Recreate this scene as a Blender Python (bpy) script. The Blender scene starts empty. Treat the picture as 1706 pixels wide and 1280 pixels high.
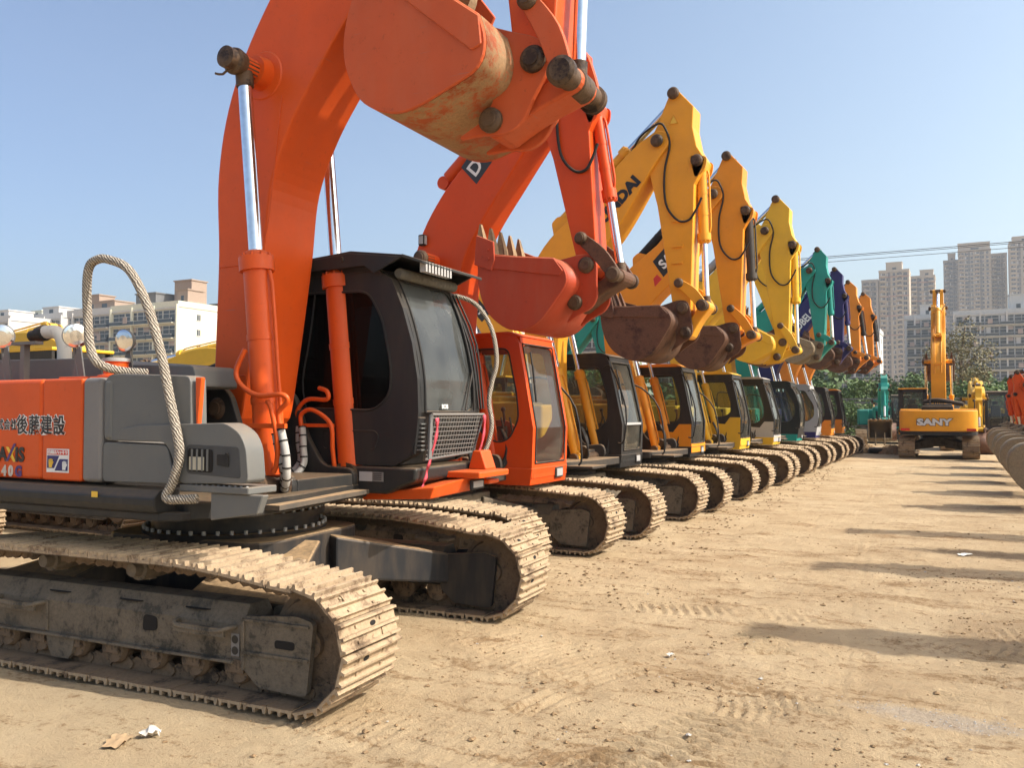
import bpy, bmesh, math, random
import numpy as np
from mathutils import Vector, Matrix
from mathutils.geometry import tessellate_polygon
rad = math.radians
C = bpy.context.scene
COL = C.collection
random.seed(7)
# ------------------------------------------------------------------ camera
cd = bpy.data.cameras.new('camera'); cam = bpy.data.objects.new('camera', cd); COL.objects.link(cam)
cd.sensor_width = 36; cd.lens = 29.965; cd.clip_start = .05; cd.clip_end = 4000
cam.location = (0, 0, 1.82); cam.rotation_euler = (rad(90) + math.atan(47/1420), 0, math.atan(747/1420))
C.camera = cam
C.render.resolution_x = 1024; C.render.resolution_y = 769
# ------------------------------------------------------------------ light
SUN_AZ = math.atan2(.98, .185); SUN_EL = rad(43)
sdir = Vector((math.sin(SUN_AZ)*math.cos(SUN_EL), math.cos(SUN_AZ)*math.cos(SUN_EL), math.sin(SUN_EL)))
W = bpy.data.worlds.new('World'); C.world = W; W.use_nodes = True
wt = W.node_tree; bg = wt.nodes['Background']
sky = wt.nodes.new('ShaderNodeTexSky'); sky.sky_type = 'NISHITA'; sky.sun_disc = False
sky.sun_elevation = SUN_EL; sky.sun_rotation = SUN_AZ; sky.air_density = 1.0; sky.dust_density = 4.0; sky.ozone_density = 2.2; sky.altitude = 0
tn = wt.nodes.new('ShaderNodeMix'); tn.data_type = 'RGBA'; tn.blend_type = 'MULTIPLY'; tn.inputs[0].default_value = 1; tn.inputs[7].default_value = (1.07, .985, .97, 1)
gc = wt.nodes.new('ShaderNodeTexCoord'); dp = wt.nodes.new('ShaderNodeVectorMath'); dp.operation = 'DOT_PRODUCT'; dp.inputs[1].default_value = (math.sin(SUN_AZ), math.cos(SUN_AZ), 0); wt.links.new(gc.outputs['Generated'], dp.inputs[0])
mr = wt.nodes.new('ShaderNodeMapRange'); mr.inputs[1].default_value = -.75; mr.inputs[2].default_value = .3; wt.links.new(dp.outputs['Value'], mr.inputs[0])   # milky air brightens towards the sun's side
gm = wt.nodes.new('ShaderNodeMix'); gm.data_type = 'RGBA'; gm.inputs[6].default_value = (1.09, 1.09, 1.13, 1); gm.inputs[7].default_value = (1.54, 1.52, 1.36, 1); wt.links.new(mr.outputs[0], gm.inputs[0]); wt.links.new(gm.outputs[2], tn.inputs[7])
wt.links.new(sky.outputs[0], tn.inputs[6]); wt.links.new(tn.outputs[2], bg.inputs[0]); bg.inputs[1].default_value = .108
sl = bpy.data.lights.new('sun', 'SUN'); sl.energy = 3.45; sl.angle = rad(.6); sl.color = (1, .93, .82)
so = bpy.data.objects.new('sun', sl); COL.objects.link(so); so.rotation_euler = (-sdir).to_track_quat('-Z', 'Y').to_euler()
C.view_settings.view_transform = 'Standard'; C.view_settings.look = 'None'; C.view_settings.exposure = .84; C.view_settings.gamma = 1
# ------------------------------------------------------------------ materials
MATS = {}
def nodes(name):
    m = bpy.data.materials.new(name); m.use_nodes = True; nt = m.node_tree
    return m, nt, nt.nodes['Principled BSDF'], nt.nodes, nt.links
def noise(nt, vec, scale, detail=6, rough=.6, dist=0):
    n = nt.nodes.new('ShaderNodeTexNoise'); n.inputs['Scale'].default_value = scale; n.inputs['Detail'].default_value = detail
    n.inputs['Roughness'].default_value = rough; n.inputs['Distortion'].default_value = dist
    if vec: nt.links.new(vec, n.inputs['Vector'])
    return n.outputs['Fac']
def mrange(nt, v, a, b, c=0, d=1):
    n = nt.nodes.new('ShaderNodeMapRange'); n.inputs[1].default_value = a; n.inputs[2].default_value = b; n.inputs[3].default_value = c; n.inputs[4].default_value = d
    nt.links.new(v, n.inputs[0]); return n.outputs[0]
def mathn(nt, op, a, b=None):
    n = nt.nodes.new('ShaderNodeMath'); n.operation = op
    for i, v in enumerate((a, b)):
        if v is None: continue
        if isinstance(v, (int, float)): n.inputs[i].default_value = v
        else: nt.links.new(v, n.inputs[i])
    return n.outputs[0]
def mixc(nt, f, a, b):
    n = nt.nodes.new('ShaderNodeMix'); n.data_type = 'RGBA'
    for s, v in ((n.inputs[0], f), (n.inputs[6], a), (n.inputs[7], b)):
        if isinstance(v, (int, float)): s.default_value = v
        elif isinstance(v, tuple): s.default_value = (*v[:3], 1)
        else: nt.links.new(v, s)
    return n.outputs[2]
def tcoord(nt, mapping=None, kind='Object'):
    t = nt.nodes.new('ShaderNodeTexCoord'); v = t.outputs[kind]
    if mapping:
        m = nt.nodes.new('ShaderNodeMapping'); m.inputs['Scale'].default_value = mapping; nt.links.new(v, m.inputs[0]); v = m.outputs[0]
    return v
def bump(nt, h, strength, dist, bs, normal=None):
    b = nt.nodes.new('ShaderNodeBump'); b.inputs['Strength'].default_value = strength; b.inputs['Distance'].default_value = dist
    nt.links.new(h, b.inputs['Height'])
    if normal: nt.links.new(normal, b.inputs['Normal'])
    if bs: nt.links.new(b.outputs[0], bs.inputs['Normal'])
    return b.outputs[0]
DUST = (.40, .27, .15)
def paint(name, rgb, rough=.42, dust=.5, metal=0, grime=.35, var=.12, bmp=.10, spec=.28):
    if name in MATS: return MATS[name]
    m, nt, bs, N, L = nodes(name)
    v = tcoord(nt)
    n1 = noise(nt, v, 2.2, 5); n2 = noise(nt, v, 22, 7, .7); n3 = noise(nt, tcoord(nt, (5, 5, 1.2)), 1.2, 4, .6)
    c = mixc(nt, mrange(nt, n1, .35, .7, 0, 1), rgb, tuple(x*(1-var) + var*.02 for x in rgb))
    # faded and streaky wear
    fade = tuple(min(1, x*.88 + .025) for x in rgb)
    c = mixc(nt, mathn(nt, 'MULTIPLY', mrange(nt, n3, .48, .75), grime*.35), c, fade)
    dk = mathn(nt, 'MULTIPLY', mrange(nt, n2, .60, .74), grime)
    c = mixc(nt, dk, c, tuple(x*.35 + .015 for x in rgb))
    sc = N.new('ShaderNodeTexNoise'); mp = N.new('ShaderNodeMapping'); mp.inputs['Rotation'].default_value = (.3, .9, .5); mp.inputs['Scale'].default_value = (2.0, 2.0, 46); L.new(v, mp.inputs[0]); L.new(mp.outputs[0], sc.inputs['Vector']); sc.inputs['Scale'].default_value = 1.6; sc.inputs['Detail'].default_value = 3
    c = mixc(nt, mathn(nt, 'MULTIPLY', mrange(nt, sc.outputs['Fac'], .70, .74), mathn(nt, 'MULTIPLY', mrange(nt, n1, .48, .6), grime*1.3)), c, tuple(x*.4+.09 for x in rgb))
    g = N.new('ShaderNodeNewGeometry'); s = N.new('ShaderNodeSeparateXYZ'); L.new(g.outputs['Normal'], s.inputs[0])
    up = mrange(nt, s.outputs[2], .25, .95)
    dn = mathn(nt, 'MULTIPLY', up, mrange(nt, n2, .25, .6, .3, 1))
    base = mathn(nt, 'MULTIPLY', mrange(nt, n3, .4, .8), .14)
    df = mathn(nt, 'MULTIPLY', mathn(nt, 'MAXIMUM', dn, base), dust)
    c = mixc(nt, df, c, DUST)
    L.new(c, bs.inputs['Base Color'])
    r = mathn(nt, 'ADD', mrange(nt, n2, .3, .7, rough-.06, rough+.12), mathn(nt, 'MULTIPLY', df, .4)); L.new(r, bs.inputs['Roughness'])
    bs.inputs['Metallic'].default_value = metal; bs.inputs['Specular IOR Level'].default_value = spec
    if bmp: bump(nt, mathn(nt, 'ADD', mathn(nt, 'MULTIPLY', n1, .6), mathn(nt, 'MULTIPLY', n2, .12)), bmp, .02, bs)
    MATS[name] = m; return m
def mudmetal(name, mud, metalc, cover=.6, rough=.85):
    if name in MATS: return MATS[name]
    m, nt, bs, N, L = nodes(name)
    v = tcoord(nt)
    n1 = noise(nt, v, 5, 8, .65); n2 = noise(nt, v, 38, 6, .7); n3 = noise(nt, v, 1.3, 4)
    c1 = mixc(nt, mrange(nt, n2, .3, .7), mud, tuple(x*.62 for x in mud))
    c2 = mixc(nt, mrange(nt, n3, .35, .65), metalc, tuple(x*.5 for x in metalc))
    f = mrange(nt, mathn(nt, 'ADD', n1, mathn(nt, 'MULTIPLY', mathn(nt, 'SUBTRACT', n2, .5), .5)), .62-cover*.5, .74-cover*.5)
    L.new(mixc(nt, f, c2, c1), bs.inputs['Base Color']); bs.inputs['Roughness'].default_value = rough
    bs.inputs['Specular IOR Level'].default_value = .25
    bump(nt, mathn(nt, 'ADD', n1, mathn(nt, 'MULTIPLY', n2, .35)), .55, .02, bs)
    MATS[name] = m; return m
def plain(name, rgb, rough=.5, metal=0, emit=None, spec=.5):
    if name in MATS: return MATS[name]
    m, nt, bs, N, L = nodes(name); v = tcoord(nt); n = noise(nt, v, 12, 4)
    L.new(mixc(nt, mrange(nt, n, .3, .7), rgb, tuple(x*.82 for x in rgb)), bs.inputs['Base Color'])
    bs.inputs['Roughness'].default_value = rough; bs.inputs['Metallic'].default_value = metal; bs.inputs['Specular IOR Level'].default_value = spec
    MATS[name] = m; return m
def glassy(name, tint, dust=.12, dustc=(.35, .33, .28), rough=.04, ior=1.5):
    if name in MATS: return MATS[name]
    m = bpy.data.materials.new(name); m.use_nodes = True; nt = m.node_tree; N = nt.nodes; L = nt.links
    N.remove(N['Principled BSDF']); out = N['Material Output']
    tr = N.new('ShaderNodeBsdfTransparent'); tr.inputs[0].default_value = (*tint, 1)
    gl = N.new('ShaderNodeBsdfGlossy'); gl.inputs['Roughness'].default_value = rough; gl.inputs[0].default_value = (.95, .95, .95, 1)
    fr = N.new('ShaderNodeFresnel'); fr.inputs[0].default_value = ior
    mx = N.new('ShaderNodeMixShader'); L.new(fr.outputs[0], mx.inputs[0]); L.new(tr.outputs[0], mx.inputs[1]); L.new(gl.outputs[0], mx.inputs[2])
    df = N.new('ShaderNodeBsdfDiffuse'); df.inputs[0].default_value = (*dustc, 1)
    n = noise(nt, tcoord(nt), 2.0, 3, .5)
    m2 = N.new('ShaderNodeMixShader'); L.new(mrange(nt, n, .3, .75, dust*.5, dust*1.6), m2.inputs[0]); L.new(mx.outputs[0], m2.inputs[1]); L.new(df.outputs[0], m2.inputs[2])
    L.new(m2.outputs[0], out.inputs[0]); MATS[name] = m; return m
CHROME = plain('chrome', (.82, .83, .85), .16, 1)
BLACK = paint('black_rubber', (.018, .018, .019), .6, .35, bmp=.1)
DARKM = paint('dark_metal', (.045, .040, .036), .55, .6)
GREASE = mudmetal('greasy_pin', (.12, .075, .045), (.035, .022, .017), .45, .55)
MUD = mudmetal('dried_mud_shoe', (.46, .345, .225), (.22, .15, .095), .52)
UNDER = mudmetal('dusty_undercarriage', (.185, .15, .11), (.08, .07, .056), .5)
UNDERB = paint('black_undercarriage', (.022, .023, .026), .38, .9, grime=.2)
CHAIN = mudmetal('muddy_chain', (.20, .14, .09), (.08, .06, .045), .5)
GAP_SHADE = plain('gap_shade', (.008, .006, .005), .9)  # near-black colour standing for shade in holes, also used for seams and gaps
CABBLK = paint('cab_charcoal', (.022, .023, .024), .42, .35, grime=.15)
SEATM = paint('seat_fabric', (.05, .05, .055), .8, .3)
SILVER = paint('worn_silver', (.36, .36, .36), .45, .3)
WHITE = plain('white_paint', (.75, .75, .73), .5)
GLASS = glassy('cab_glass', (.62, .70, .64), .10)
GLASSD = glassy('dark_cab_glass', (.04, .04, .04), .03, (.1, .09, .08), .04, 1.18)
GLASSW = glassy('dusty_windscreen', (.22, .24, .24), .38, (.15, .16, .16), .05)
ROPE = None
# ------------------------------------------------------------------ geometry
class G:
    def __init__(s): s.v = []; s.f = []; s.m = []; s.s = []
    def add(s, vs, fs, mi=0, sm=False, M=None):
        o = len(s.v)
        for p in vs: s.v.append(tuple(M @ Vector(p)) if M is not None else tuple(p))
        for f in fs: s.f.append(tuple(i+o for i in f)); s.m.append(mi); s.s.append(sm)
        return s
    def box(s, x0, x1, y0, y1, z0, z1, mi=0, M=None):
        v = [(x, y, z) for z in (z0, z1) for y in (y0, y1) for x in (x0, x1)]
        return s.add(v, [(0, 2, 3, 1), (4, 5, 7, 6), (0, 1, 5, 4), (2, 6, 7, 3), (0, 4, 6, 2), (1, 3, 7, 5)], mi, False, M)
    def hexa(s, b, t, mi=0):
        return s.add(list(b)+list(t), [(3, 2, 1, 0), (4, 5, 6, 7), (0, 1, 5, 4), (1, 2, 6, 5), (2, 3, 7, 6), (3, 0, 4, 7)], mi)
    def prism(s, poly, a, b, ax='y', mi=0, M=None, sm=False):
        n = len(poly)
        ar = sum(poly[i][0]*poly[(i+1) % n][1]-poly[(i+1) % n][0]*poly[i][1] for i in range(n))
        if ar < 0: poly = poly[::-1]
        mk = {'y': lambda p, c: (p[0], c, p[1]), 'x': lambda p, c: (c, p[0], p[1]), 'z': lambda p, c: (p[0], p[1], c)}[ax]
        if ax == 'y': a, b = max(a, b), min(a, b)
        else: a, b = min(a, b), max(a, b)
        vs = [mk(p, a) for p in poly]+[mk(p, b) for p in poly]
        s.add(vs, [tuple(range(n))[::-1], tuple(range(n, 2*n))], mi, False, M)
        o = len(s.v)-2*n
        for i in range(n): s.f.append((o+i, o+(i+1) % n, o+n+(i+1) % n, o+n+i)); s.m.append(mi); s.s.append(sm)
        return s
    def holed(s, outer, holes, a, b, ax='y', mi=0):
        mk = {'y': lambda p, c: (p[0], c, p[1]), 'x': lambda p, c: (c, p[0], p[1])}[ax]
        loops = [outer]+holes; flat = [p for l in loops for p in l]
        tris = tessellate_polygon([[Vector((p[0], p[1], 0)) for p in l] for l in loops]); n = len(flat)
        s.add([mk(p, a) for p in flat]+[mk(p, b) for p in flat], [tuple(t) for t in tris]+[tuple(i+n for i in t[::-1]) for t in tris], mi)
        o = len(s.v)-2*n; k = 0
        for l in loops:
            for i in range(len(l)):
                j = (i+1) % len(l); s.f.append((o+k+i, o+k+j, o+n+k+j, o+n+k+i)); s.m.append(mi); s.s.append(False)
            k += len(l)
        return s
    def cyl(s, p0, p1, r0, r1=None, n=16, mi=0, caps=True, sm=True):
        r1 = r0 if r1 is None else r1
        p0 = Vector(p0); p1 = Vector(p1); d = (p1-p0).normalized(); u = d.orthogonal().normalized(); w = d.cross(u)
        vs = []
        for p, r in ((p0, r0), (p1, r1)):
            for i in range(n): a = 2*math.pi*i/n; vs.append(p+u*(r*math.cos(a))+w*(r*math.sin(a)))
        s.add(vs, [(i, (i+1) % n, n+(i+1) % n, n+i) for i in range(n)], mi, sm)
        if caps: s.add(vs, [tuple(range(n))[::-1], tuple(range(n, 2*n))], mi)
        return s
    def lathe(s, prof, p0, d, n=20, mi=0, sm=True):   # prof: (dist along, radius)
        p0 = Vector(p0); d = Vector(d).normalized(); u = d.orthogonal().normalized(); w = d.cross(u)
        vs = []
        for t, r in prof:
            for i in range(n): a = 2*math.pi*i/n; vs.append(p0+d*t+u*(r*math.cos(a))+w*(r*math.sin(a)))
        for k in range(len(prof)-1):
            flat = abs(prof[k][0]-prof[k+1][0]) < 1e-6
            s.add(vs[k*n:(k+2)*n], [(i, (i+1) % n, n+(i+1) % n, n+i) for i in range(n)], mi, sm and not flat)
        s.add(vs[:n], [tuple(range(n))[::-1]], mi); s.add(vs[-n:], [tuple(range(n))], mi)
        return s
    def tube(s, pts, r, n=8, mi=0, sub=4, closed=False):
        P = smooth3(pts, sub) if sub > 1 else [Vector(p) for p in pts]
        vs = []; m = len(P); up = None
        for i, p in enumerate(P):
            d = (P[min(i+1, m-1)]-P[max(i-1, 0)]).normalized()
            if up is None: up = d.orthogonal().normalized()
            up = (up-d*up.dot(d)).normalized(); w = d.cross(up)
            rr = r if isinstance(r, (int, float)) else r(i/(m-1))
            for k in range(n): a = 2*math.pi*k/n; vs.append(p+up*(rr*math.cos(a))+w*(rr*math.sin(a)))
        fs = [(i*n+k, i*n+(k+1) % n, (i+1)*n+(k+1) % n, (i+1)*n+k) for i in range(m-1) for k in range(n)]
        s.add(vs, fs, mi, True); s.add(vs[:n], [tuple(range(n))[::-1]], mi); s.add(vs[-n:], [tuple(range(n))], mi)
        return s
    def ball(s, c, r, mi=0, sc=(1, 1, 1), n=12, M=None):
        prof = [(math.cos(math.pi*i/8), math.sin(math.pi*i/8)) for i in range(9)]
        vs = []
        for t, q in prof:
            for i in range(n): a = 2*math.pi*i/n; vs.append((c[0]+r*sc[0]*q*math.cos(a), c[1]+r*sc[1]*q*math.sin(a), c[2]+r*sc[2]*t))
        return s.add(vs, [(k*n+i, (k+1)*n+i, (k+1)*n+(i+1) % n, k*n+(i+1) % n) for k in range(8) for i in range(n)], mi, True, M)
    def mesh(s, name, mats):
        me = bpy.data.meshes.new(name); me.from_pydata(s.v, [], s.f)
        for m in (mats if isinstance(mats, (list, tuple)) else [mats]): me.materials.append(m)
        me.polygons.foreach_set('material_index', s.m); me.polygons.foreach_set('use_smooth', s.s); me.update()
        return me
    def build(s, name, mats, parent=None, bevel=0, seg=2, smooth=False):
        if not s.v: return None
        if bevel:   # merge duplicate verts so bevels meet
            pass
        me = s.mesh(name, mats); o = bpy.data.objects.new(name, me); COL.objects.link(o)
        if parent: o.parent = parent
        if bevel:
            b = o.modifiers.new('bevel', 'BEVEL'); b.width = bevel; b.segments = seg; b.limit_method = 'ANGLE'; b.angle_limit = rad(32)
            if smooth:
                me.polygons.foreach_set('use_smooth', [True]*len(me.polygons)); b.harden_normals = True
        return o
def smooth3(pts, sub):
    P = [Vector(p) for p in pts]; out = []; n = len(P)
    for i in range(n-1):
        a = P[max(i-1, 0)]; b = P[i]; c = P[i+1]; d = P[min(i+2, n-1)]
        for k in range(sub):
            t = k/sub; out.append(.5*((2*b)+(c-a)*t+(2*a-5*b+4*c-d)*t*t+(3*b-a-3*c+d)*t**3))
    return out+[P[-1]]
def smooth2(pts, sub): return [(p.x, p.y) for p in smooth3([(a, b, 0) for a, b in pts], sub)]
def roundpoly(poly, r, n=4):
    out = []; m = len(poly)
    for i in range(m):
        p = Vector(poly[i]); a = Vector(poly[i-1]); b = Vector(poly[(i+1) % m])
        da = (a-p); db = (b-p); k = min(r, da.length*.45, db.length*.45)
        A = p+da.normalized()*k; B = p+db.normalized()*k
        for j in range(n+1):
            t = j/n; q = A*(1-t)**2+p*2*t*(1-t)+B*t*t; out.append((q.x, q.y))
    return out
def empty(name, label, cat, loc, rz=0, group=None, kind=None):
    o = bpy.data.objects.new(name, None); COL.objects.link(o); o.location = loc; o.rotation_euler = (0, 0, rz); o.empty_display_size = .3
    tag(o, label, cat, group, kind); return o
def tag(o, label=None, cat=None, group=None, kind=None):
    if label: o['label'] = label
    if cat: o['category'] = cat
    if group: o['group'] = group
    if kind: o['kind'] = kind
    return o
def link_mesh(name, me, parent, label=None):
    o = bpy.data.objects.new(name, me); COL.objects.link(o); o.parent = parent
    if label: o['label'] = label
    return o
def copy_tree(o, parent=None):
    c = o.copy(); COL.objects.link(c); c.parent = parent
    for ch in [x for x in KIDS.get(o.name, [])]: copy_tree(ch, c)
    return c
KIDS = {}
def index_kids():
    KIDS.clear()
    for o in bpy.data.objects:
        if o.parent: KIDS.setdefault(o.parent.name, []).append(o)
_fc = bpy.data.curves.new('lettering', 'FONT')
def text(s, size, mat, parent, org, X, Y, name='lettering', bold=.012, depth=.002, sx=1, align='LEFT', space=1, shear=0):
    """letters lying in the plane spanned by X (reading direction) and Y (up), origin org, in the parent's frame"""
    cu = bpy.data.curves.new('lettering', 'FONT'); cu.body = s; cu.size = size; cu.extrude = depth; cu.offset = bold*size; cu.align_x = align; cu.space_character = space; cu.shear = shear; cu.resolution_u = 3
    t = bpy.data.objects.new('tmp', cu); COL.objects.link(t); bpy.context.view_layer.update()
    me = bpy.data.meshes.new_from_object(t.evaluated_get(bpy.context.evaluated_depsgraph_get())); bpy.data.objects.remove(t); bpy.data.curves.remove(cu)
    X = Vector(X).normalized(); Y = Vector(Y).normalized(); Z = X.cross(Y)
    M = Matrix((X*sx, Y, Z)).transposed().to_4x4(); M.translation = Vector(org); me.transform(M)
    me.materials.clear(); me.materials.append(mat)
    return link_mesh(name, me, parent)
# ------------------------------------------------------------------ crawler track
def track_path(bulge):
    P = []; R = .365; zc = .395
    for i in range(40): P.append((-1.85+3.7*i/40, .03))
    for i in range(20): a = -math.pi/2+math.pi*i/20; P.append((1.85+R*math.cos(a), zc+R*math.sin(a)))
    for i in range(40):
        x = 1.85-3.7*i/40; w = max(0, 1-abs(x)/1.75); P.append((x, zc+R+bulge*math.sin(math.pi/2*min(1, w*1.7))))
    for i in range(20): a = math.pi/2+math.pi*i/20; P.append((-1.85+R*math.cos(a), zc+R*math.sin(a)))
    return P
def resample(P, n):
    Q = [Vector((a, 0, b)) for a, b in P]; Q.append(Q[0]); L = [0]
    for i in range(1, len(Q)): L.append(L[-1]+(Q[i]-Q[i-1]).length)
    out = []; tot = L[-1]; j = 0
    def at(s):
        s %= tot; j = max(i for i in range(len(L)) if L[i] <= s+1e-9); j = min(j, len(Q)-2)
        return Q[j].lerp(Q[j+1], (s-L[j])/(L[j+1]-L[j]))
    for k in range(n):
        s = tot*k/n; p = at(s); t = (at(s+.06)-at(s-.06)).normalized(); out.append((p, t))
    return out, tot/n
TR = {}
def track_meshes(detail, bulge, mat, sgn):
    key = (detail, bulge, mat.name, sgn)
    if key in TR: return TR[key]
    rnd = random.Random(hash(key) & 255)
    pos, pitch = resample(track_path(bulge), 51)
    g = G(); c = G(); h = pitch/2*.97
    for k, (p, t) in enumerate(pos):
        nrm = Vector((t.z, 0, -t.x)); j = rnd.uniform(-.025, .025); t2 = (t+nrm*j).normalized(); n2 = Vector((t2.z, 0, -t2.x))
        def TM(y0=0): 
            M = Matrix((t2, Vector((0, 1, 0)), n2)).transposed().to_4x4(); M.translation = p+Vector((0, y0+rnd.uniform(-.004, .004), 0)); return M
        M = TM()
        gh = .03
        prof = [(-h, -.014), (-h+.012, 0), (-h+.012, gh*.9), (-h+.026, gh*.9), (-h+.034, .004), (-.012, .003), (-.008, gh), (.008, gh), (.012, .003), (h-.03, .004), (h-.022, gh), (h-.008, gh), (h, 0), (h, -.014)]
        # comb-shaped shoe section, extruded across the track
        poly = [(a, b) for a, b in prof]
        g.prism(poly, -.3, .3, 'y', 0, M); g.box(-h*.99, h*.99, -.297, .297, -.021, -.0145, 2, M)
        if detail:
            for yy in (-.05, .05):
                ov = [(.030+.016*math.cos(a), yy+.03*math.sin(a)) for a in [2*math.pi*i/10 for i in range(10)]]
                if (k % 2) == (yy > 0): g.prism(ov, .0035, .0065, 'z', 1, M)  # flat dark oval painted as the shade of a mud hole
            for yy in (-.13, .13):
                for tt in (-.05, .045): g.box(tt-.009, tt+.009, yy-.009, yy+.009, .003, .014, 0, M)
            if rnd.random() < .5:
                a = rnd.uniform(-.27, .2); b = a+rnd.uniform(.04, .14); q = rnd.choice((-.045, .035)); g.box(q-.03, q+.028, a, b, .002, rnd.uniform(.010, .02), 0, M)
        for yy in (-.085, .085):
            c.prism([(-h*.95, -.09), (-h*.5, -.115), (0, -.1), (h*.5, -.115), (h*.95, -.09), (h*.95, -.015), (-h*.95, -.015)], yy-.018, yy+.018, 'y', 0, M)
        if True:
            a = M @ Vector((h, -.115, -.065)); b = M @ Vector((h, .115, -.065)); c.cyl(a, b, .03, n=8)
    fr = G(); yo = .155*sgn   # outer face
    # side beam section (y, z) swept along x, with sloping top
    sec = [(yo, .24), (yo, .47), (yo*.55, .59), (-yo*.55, .59), (-yo, .47), (-yo, .24)]
    fr.prism(sec, -1.62, 1.36, 'x')
    fr.box(-1.6, 1.3, yo-.005*sgn, yo+.035*sgn, .225, .245) if sgn > 0 else fr.box(-1.6, 1.3, yo-.035, yo+.005, .225, .245)
    for xr in ((-1.2, -.5), (-.45, .45)):
        fr.box(xr[0], xr[0]+.03, min(yo, yo+.012*sgn), max(yo, yo+.012*sgn), .25, .465)
    hls = []; hl = G()   # dark plates painting the shade of oval and square openings
    y1, y2 = sorted((yo+.001*sgn, yo+.006*sgn)); hl.prism(roundpoly([(.50, .35), (.63, .36), (.63, .45), (.51, .46)], .03), y1, y2); hls.append(hl)
    for xx in (-.35, .35, .95):
        hl = G(); hls.append(hl); hl.prism([(xx+.11*math.cos(a), yo*.775+.028*math.sin(a)*sgn) for a in [2*math.pi*i/12 for i in range(12)]], .531, .536, 'z')
    ig = G()   # idler end cover
    cov = roundpoly([(1.36, .53), (1.36, .22), (1.50, .10), (1.87, .09), (1.92, .54), (1.80, .57)], .035)
    a, b = sorted((yo-.02*sgn, yo+.02*sgn)); ig.prism(cov, a, b)
    a, b = sorted((-yo+.02*sgn, -yo-.02*sgn)); ig.prism(cov, a, b)
    a, b = sorted((yo+.02*sgn, yo+.032*sgn)); ig.box(1.38, 1.885, a, b, .30, .318); ig.box(1.38, 1.89, a, b, .505, .52); ig.box(1.375, 1.395, a, b, .20, .52)
    y1, y2 = sorted((yo+.0335*sgn, yo+.036*sgn)); hs = roundpoly([(1.63, .36), (1.78, .36), (1.78, .41), (1.63, .41)], .02)
    hl = G(); hls.append(hl); hl.prism(hs, yo+.021*sgn, yo+.025*sgn)
    iw = G(); iw.lathe([(-.09, .12), (-.085, .27), (-.05, .29), (-.045, .325), (.045, .325), (.05, .29), (.085, .27), (.09, .12)], (1.85, 0, .395), (0, 1, 0), 32)
    iw.cyl((1.85, -.13, .395), (1.85, .13, .395), .09, n=16)
    sp = G(); teeth = []
    for i in range(21*4):
        a = 2*math.pi*i/84; r = .335 if i % 4 in (1, 2) else .27; teeth.append((-1.85+r*math.cos(a), .395+r*math.sin(a)))
    sp.prism(teeth, -.03, .03); sp.lathe([(-.12, .16), (-.11, .24), (0, .25), (.12, .23), (.17, .19), (.18, .08)] if sgn > 0 else [(-.18, .08), (-.17, .19), (-.12, .23), (0, .25), (.11, .24), (.12, .16)], (-1.85, 0, .395), (0, 1, 0), 28)
    ro = G(); ro.lathe([(-.15, .05), (-.15, .1), (-.12, .115), (-.07, .115), (-.065, .09), (.065, .09), (.07, .115), (.12, .115), (.15, .1), (.15, .05)], (0, 0, .20), (0, 1, 0), 18)
    ro.box(-.07, .07, -.17, -.145, .17, .25); ro.box(-.07, .07, .145, .17, .17, .25)
    ca = G(); ca.lathe([(-.1, .05), (-.1, .08), (.1, .08), (.1, .05), (.16, .045)] if sgn > 0 else [(-.16, .045), (-.1, .05), (-.1, .08), (.1, .08), (.1, .05)], (0, 0, .665), (0, 1, 0), 16)
    ca.box(-.03, .03, -.03, .03, .58, .64)
    st = G()
    for x0 in ((.82, 1.30),):
        yy = yo+.07*sgn; st.tube([(x0[0], yo, .455), (x0[0]+.03, yy, .45), (x0[0]+.1, yy, .43), (x0[1]-.1, yy, .43), (x0[1]-.03, yy, .45), (x0[1], yo, .455)], .018, 6, sub=2)
        y1, y2 = sorted((yy-.012*sgn, yy+.012*sgn)); st.box(x0[0]+.03, x0[1]-.03, y1, y2, .40, .455)
    gd = G(); y1, y2 = sorted((yo-.01*sgn, yo+.02*sgn)); gd.prism([(-.42, .235), (-.13, .235), (-.16, .12), (-.2, .08), (-.35, .08), (-.39, .12)], y1, y2)
    r = dict(shoes=g.mesh('crawler_track', [mat, GAP_SHADE, CHAIN]), chain=c.mesh('link_chain', CHAIN), frame=fr, hl=[q.mesh('opening_shade', GAP_SHADE) for q in hls], ig=ig, iw=iw.mesh('idler_wheel', CHAIN), sp=sp.mesh('drive_sprocket', CHAIN), ro=ro.mesh('track_roller', CHAIN), ca=ca.mesh('carrier_roller', UNDER), st=st.mesh('side_step', UNDER), gd=gd.mesh('chain_guide', UNDER))
    TR[key] = r; return r
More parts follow.
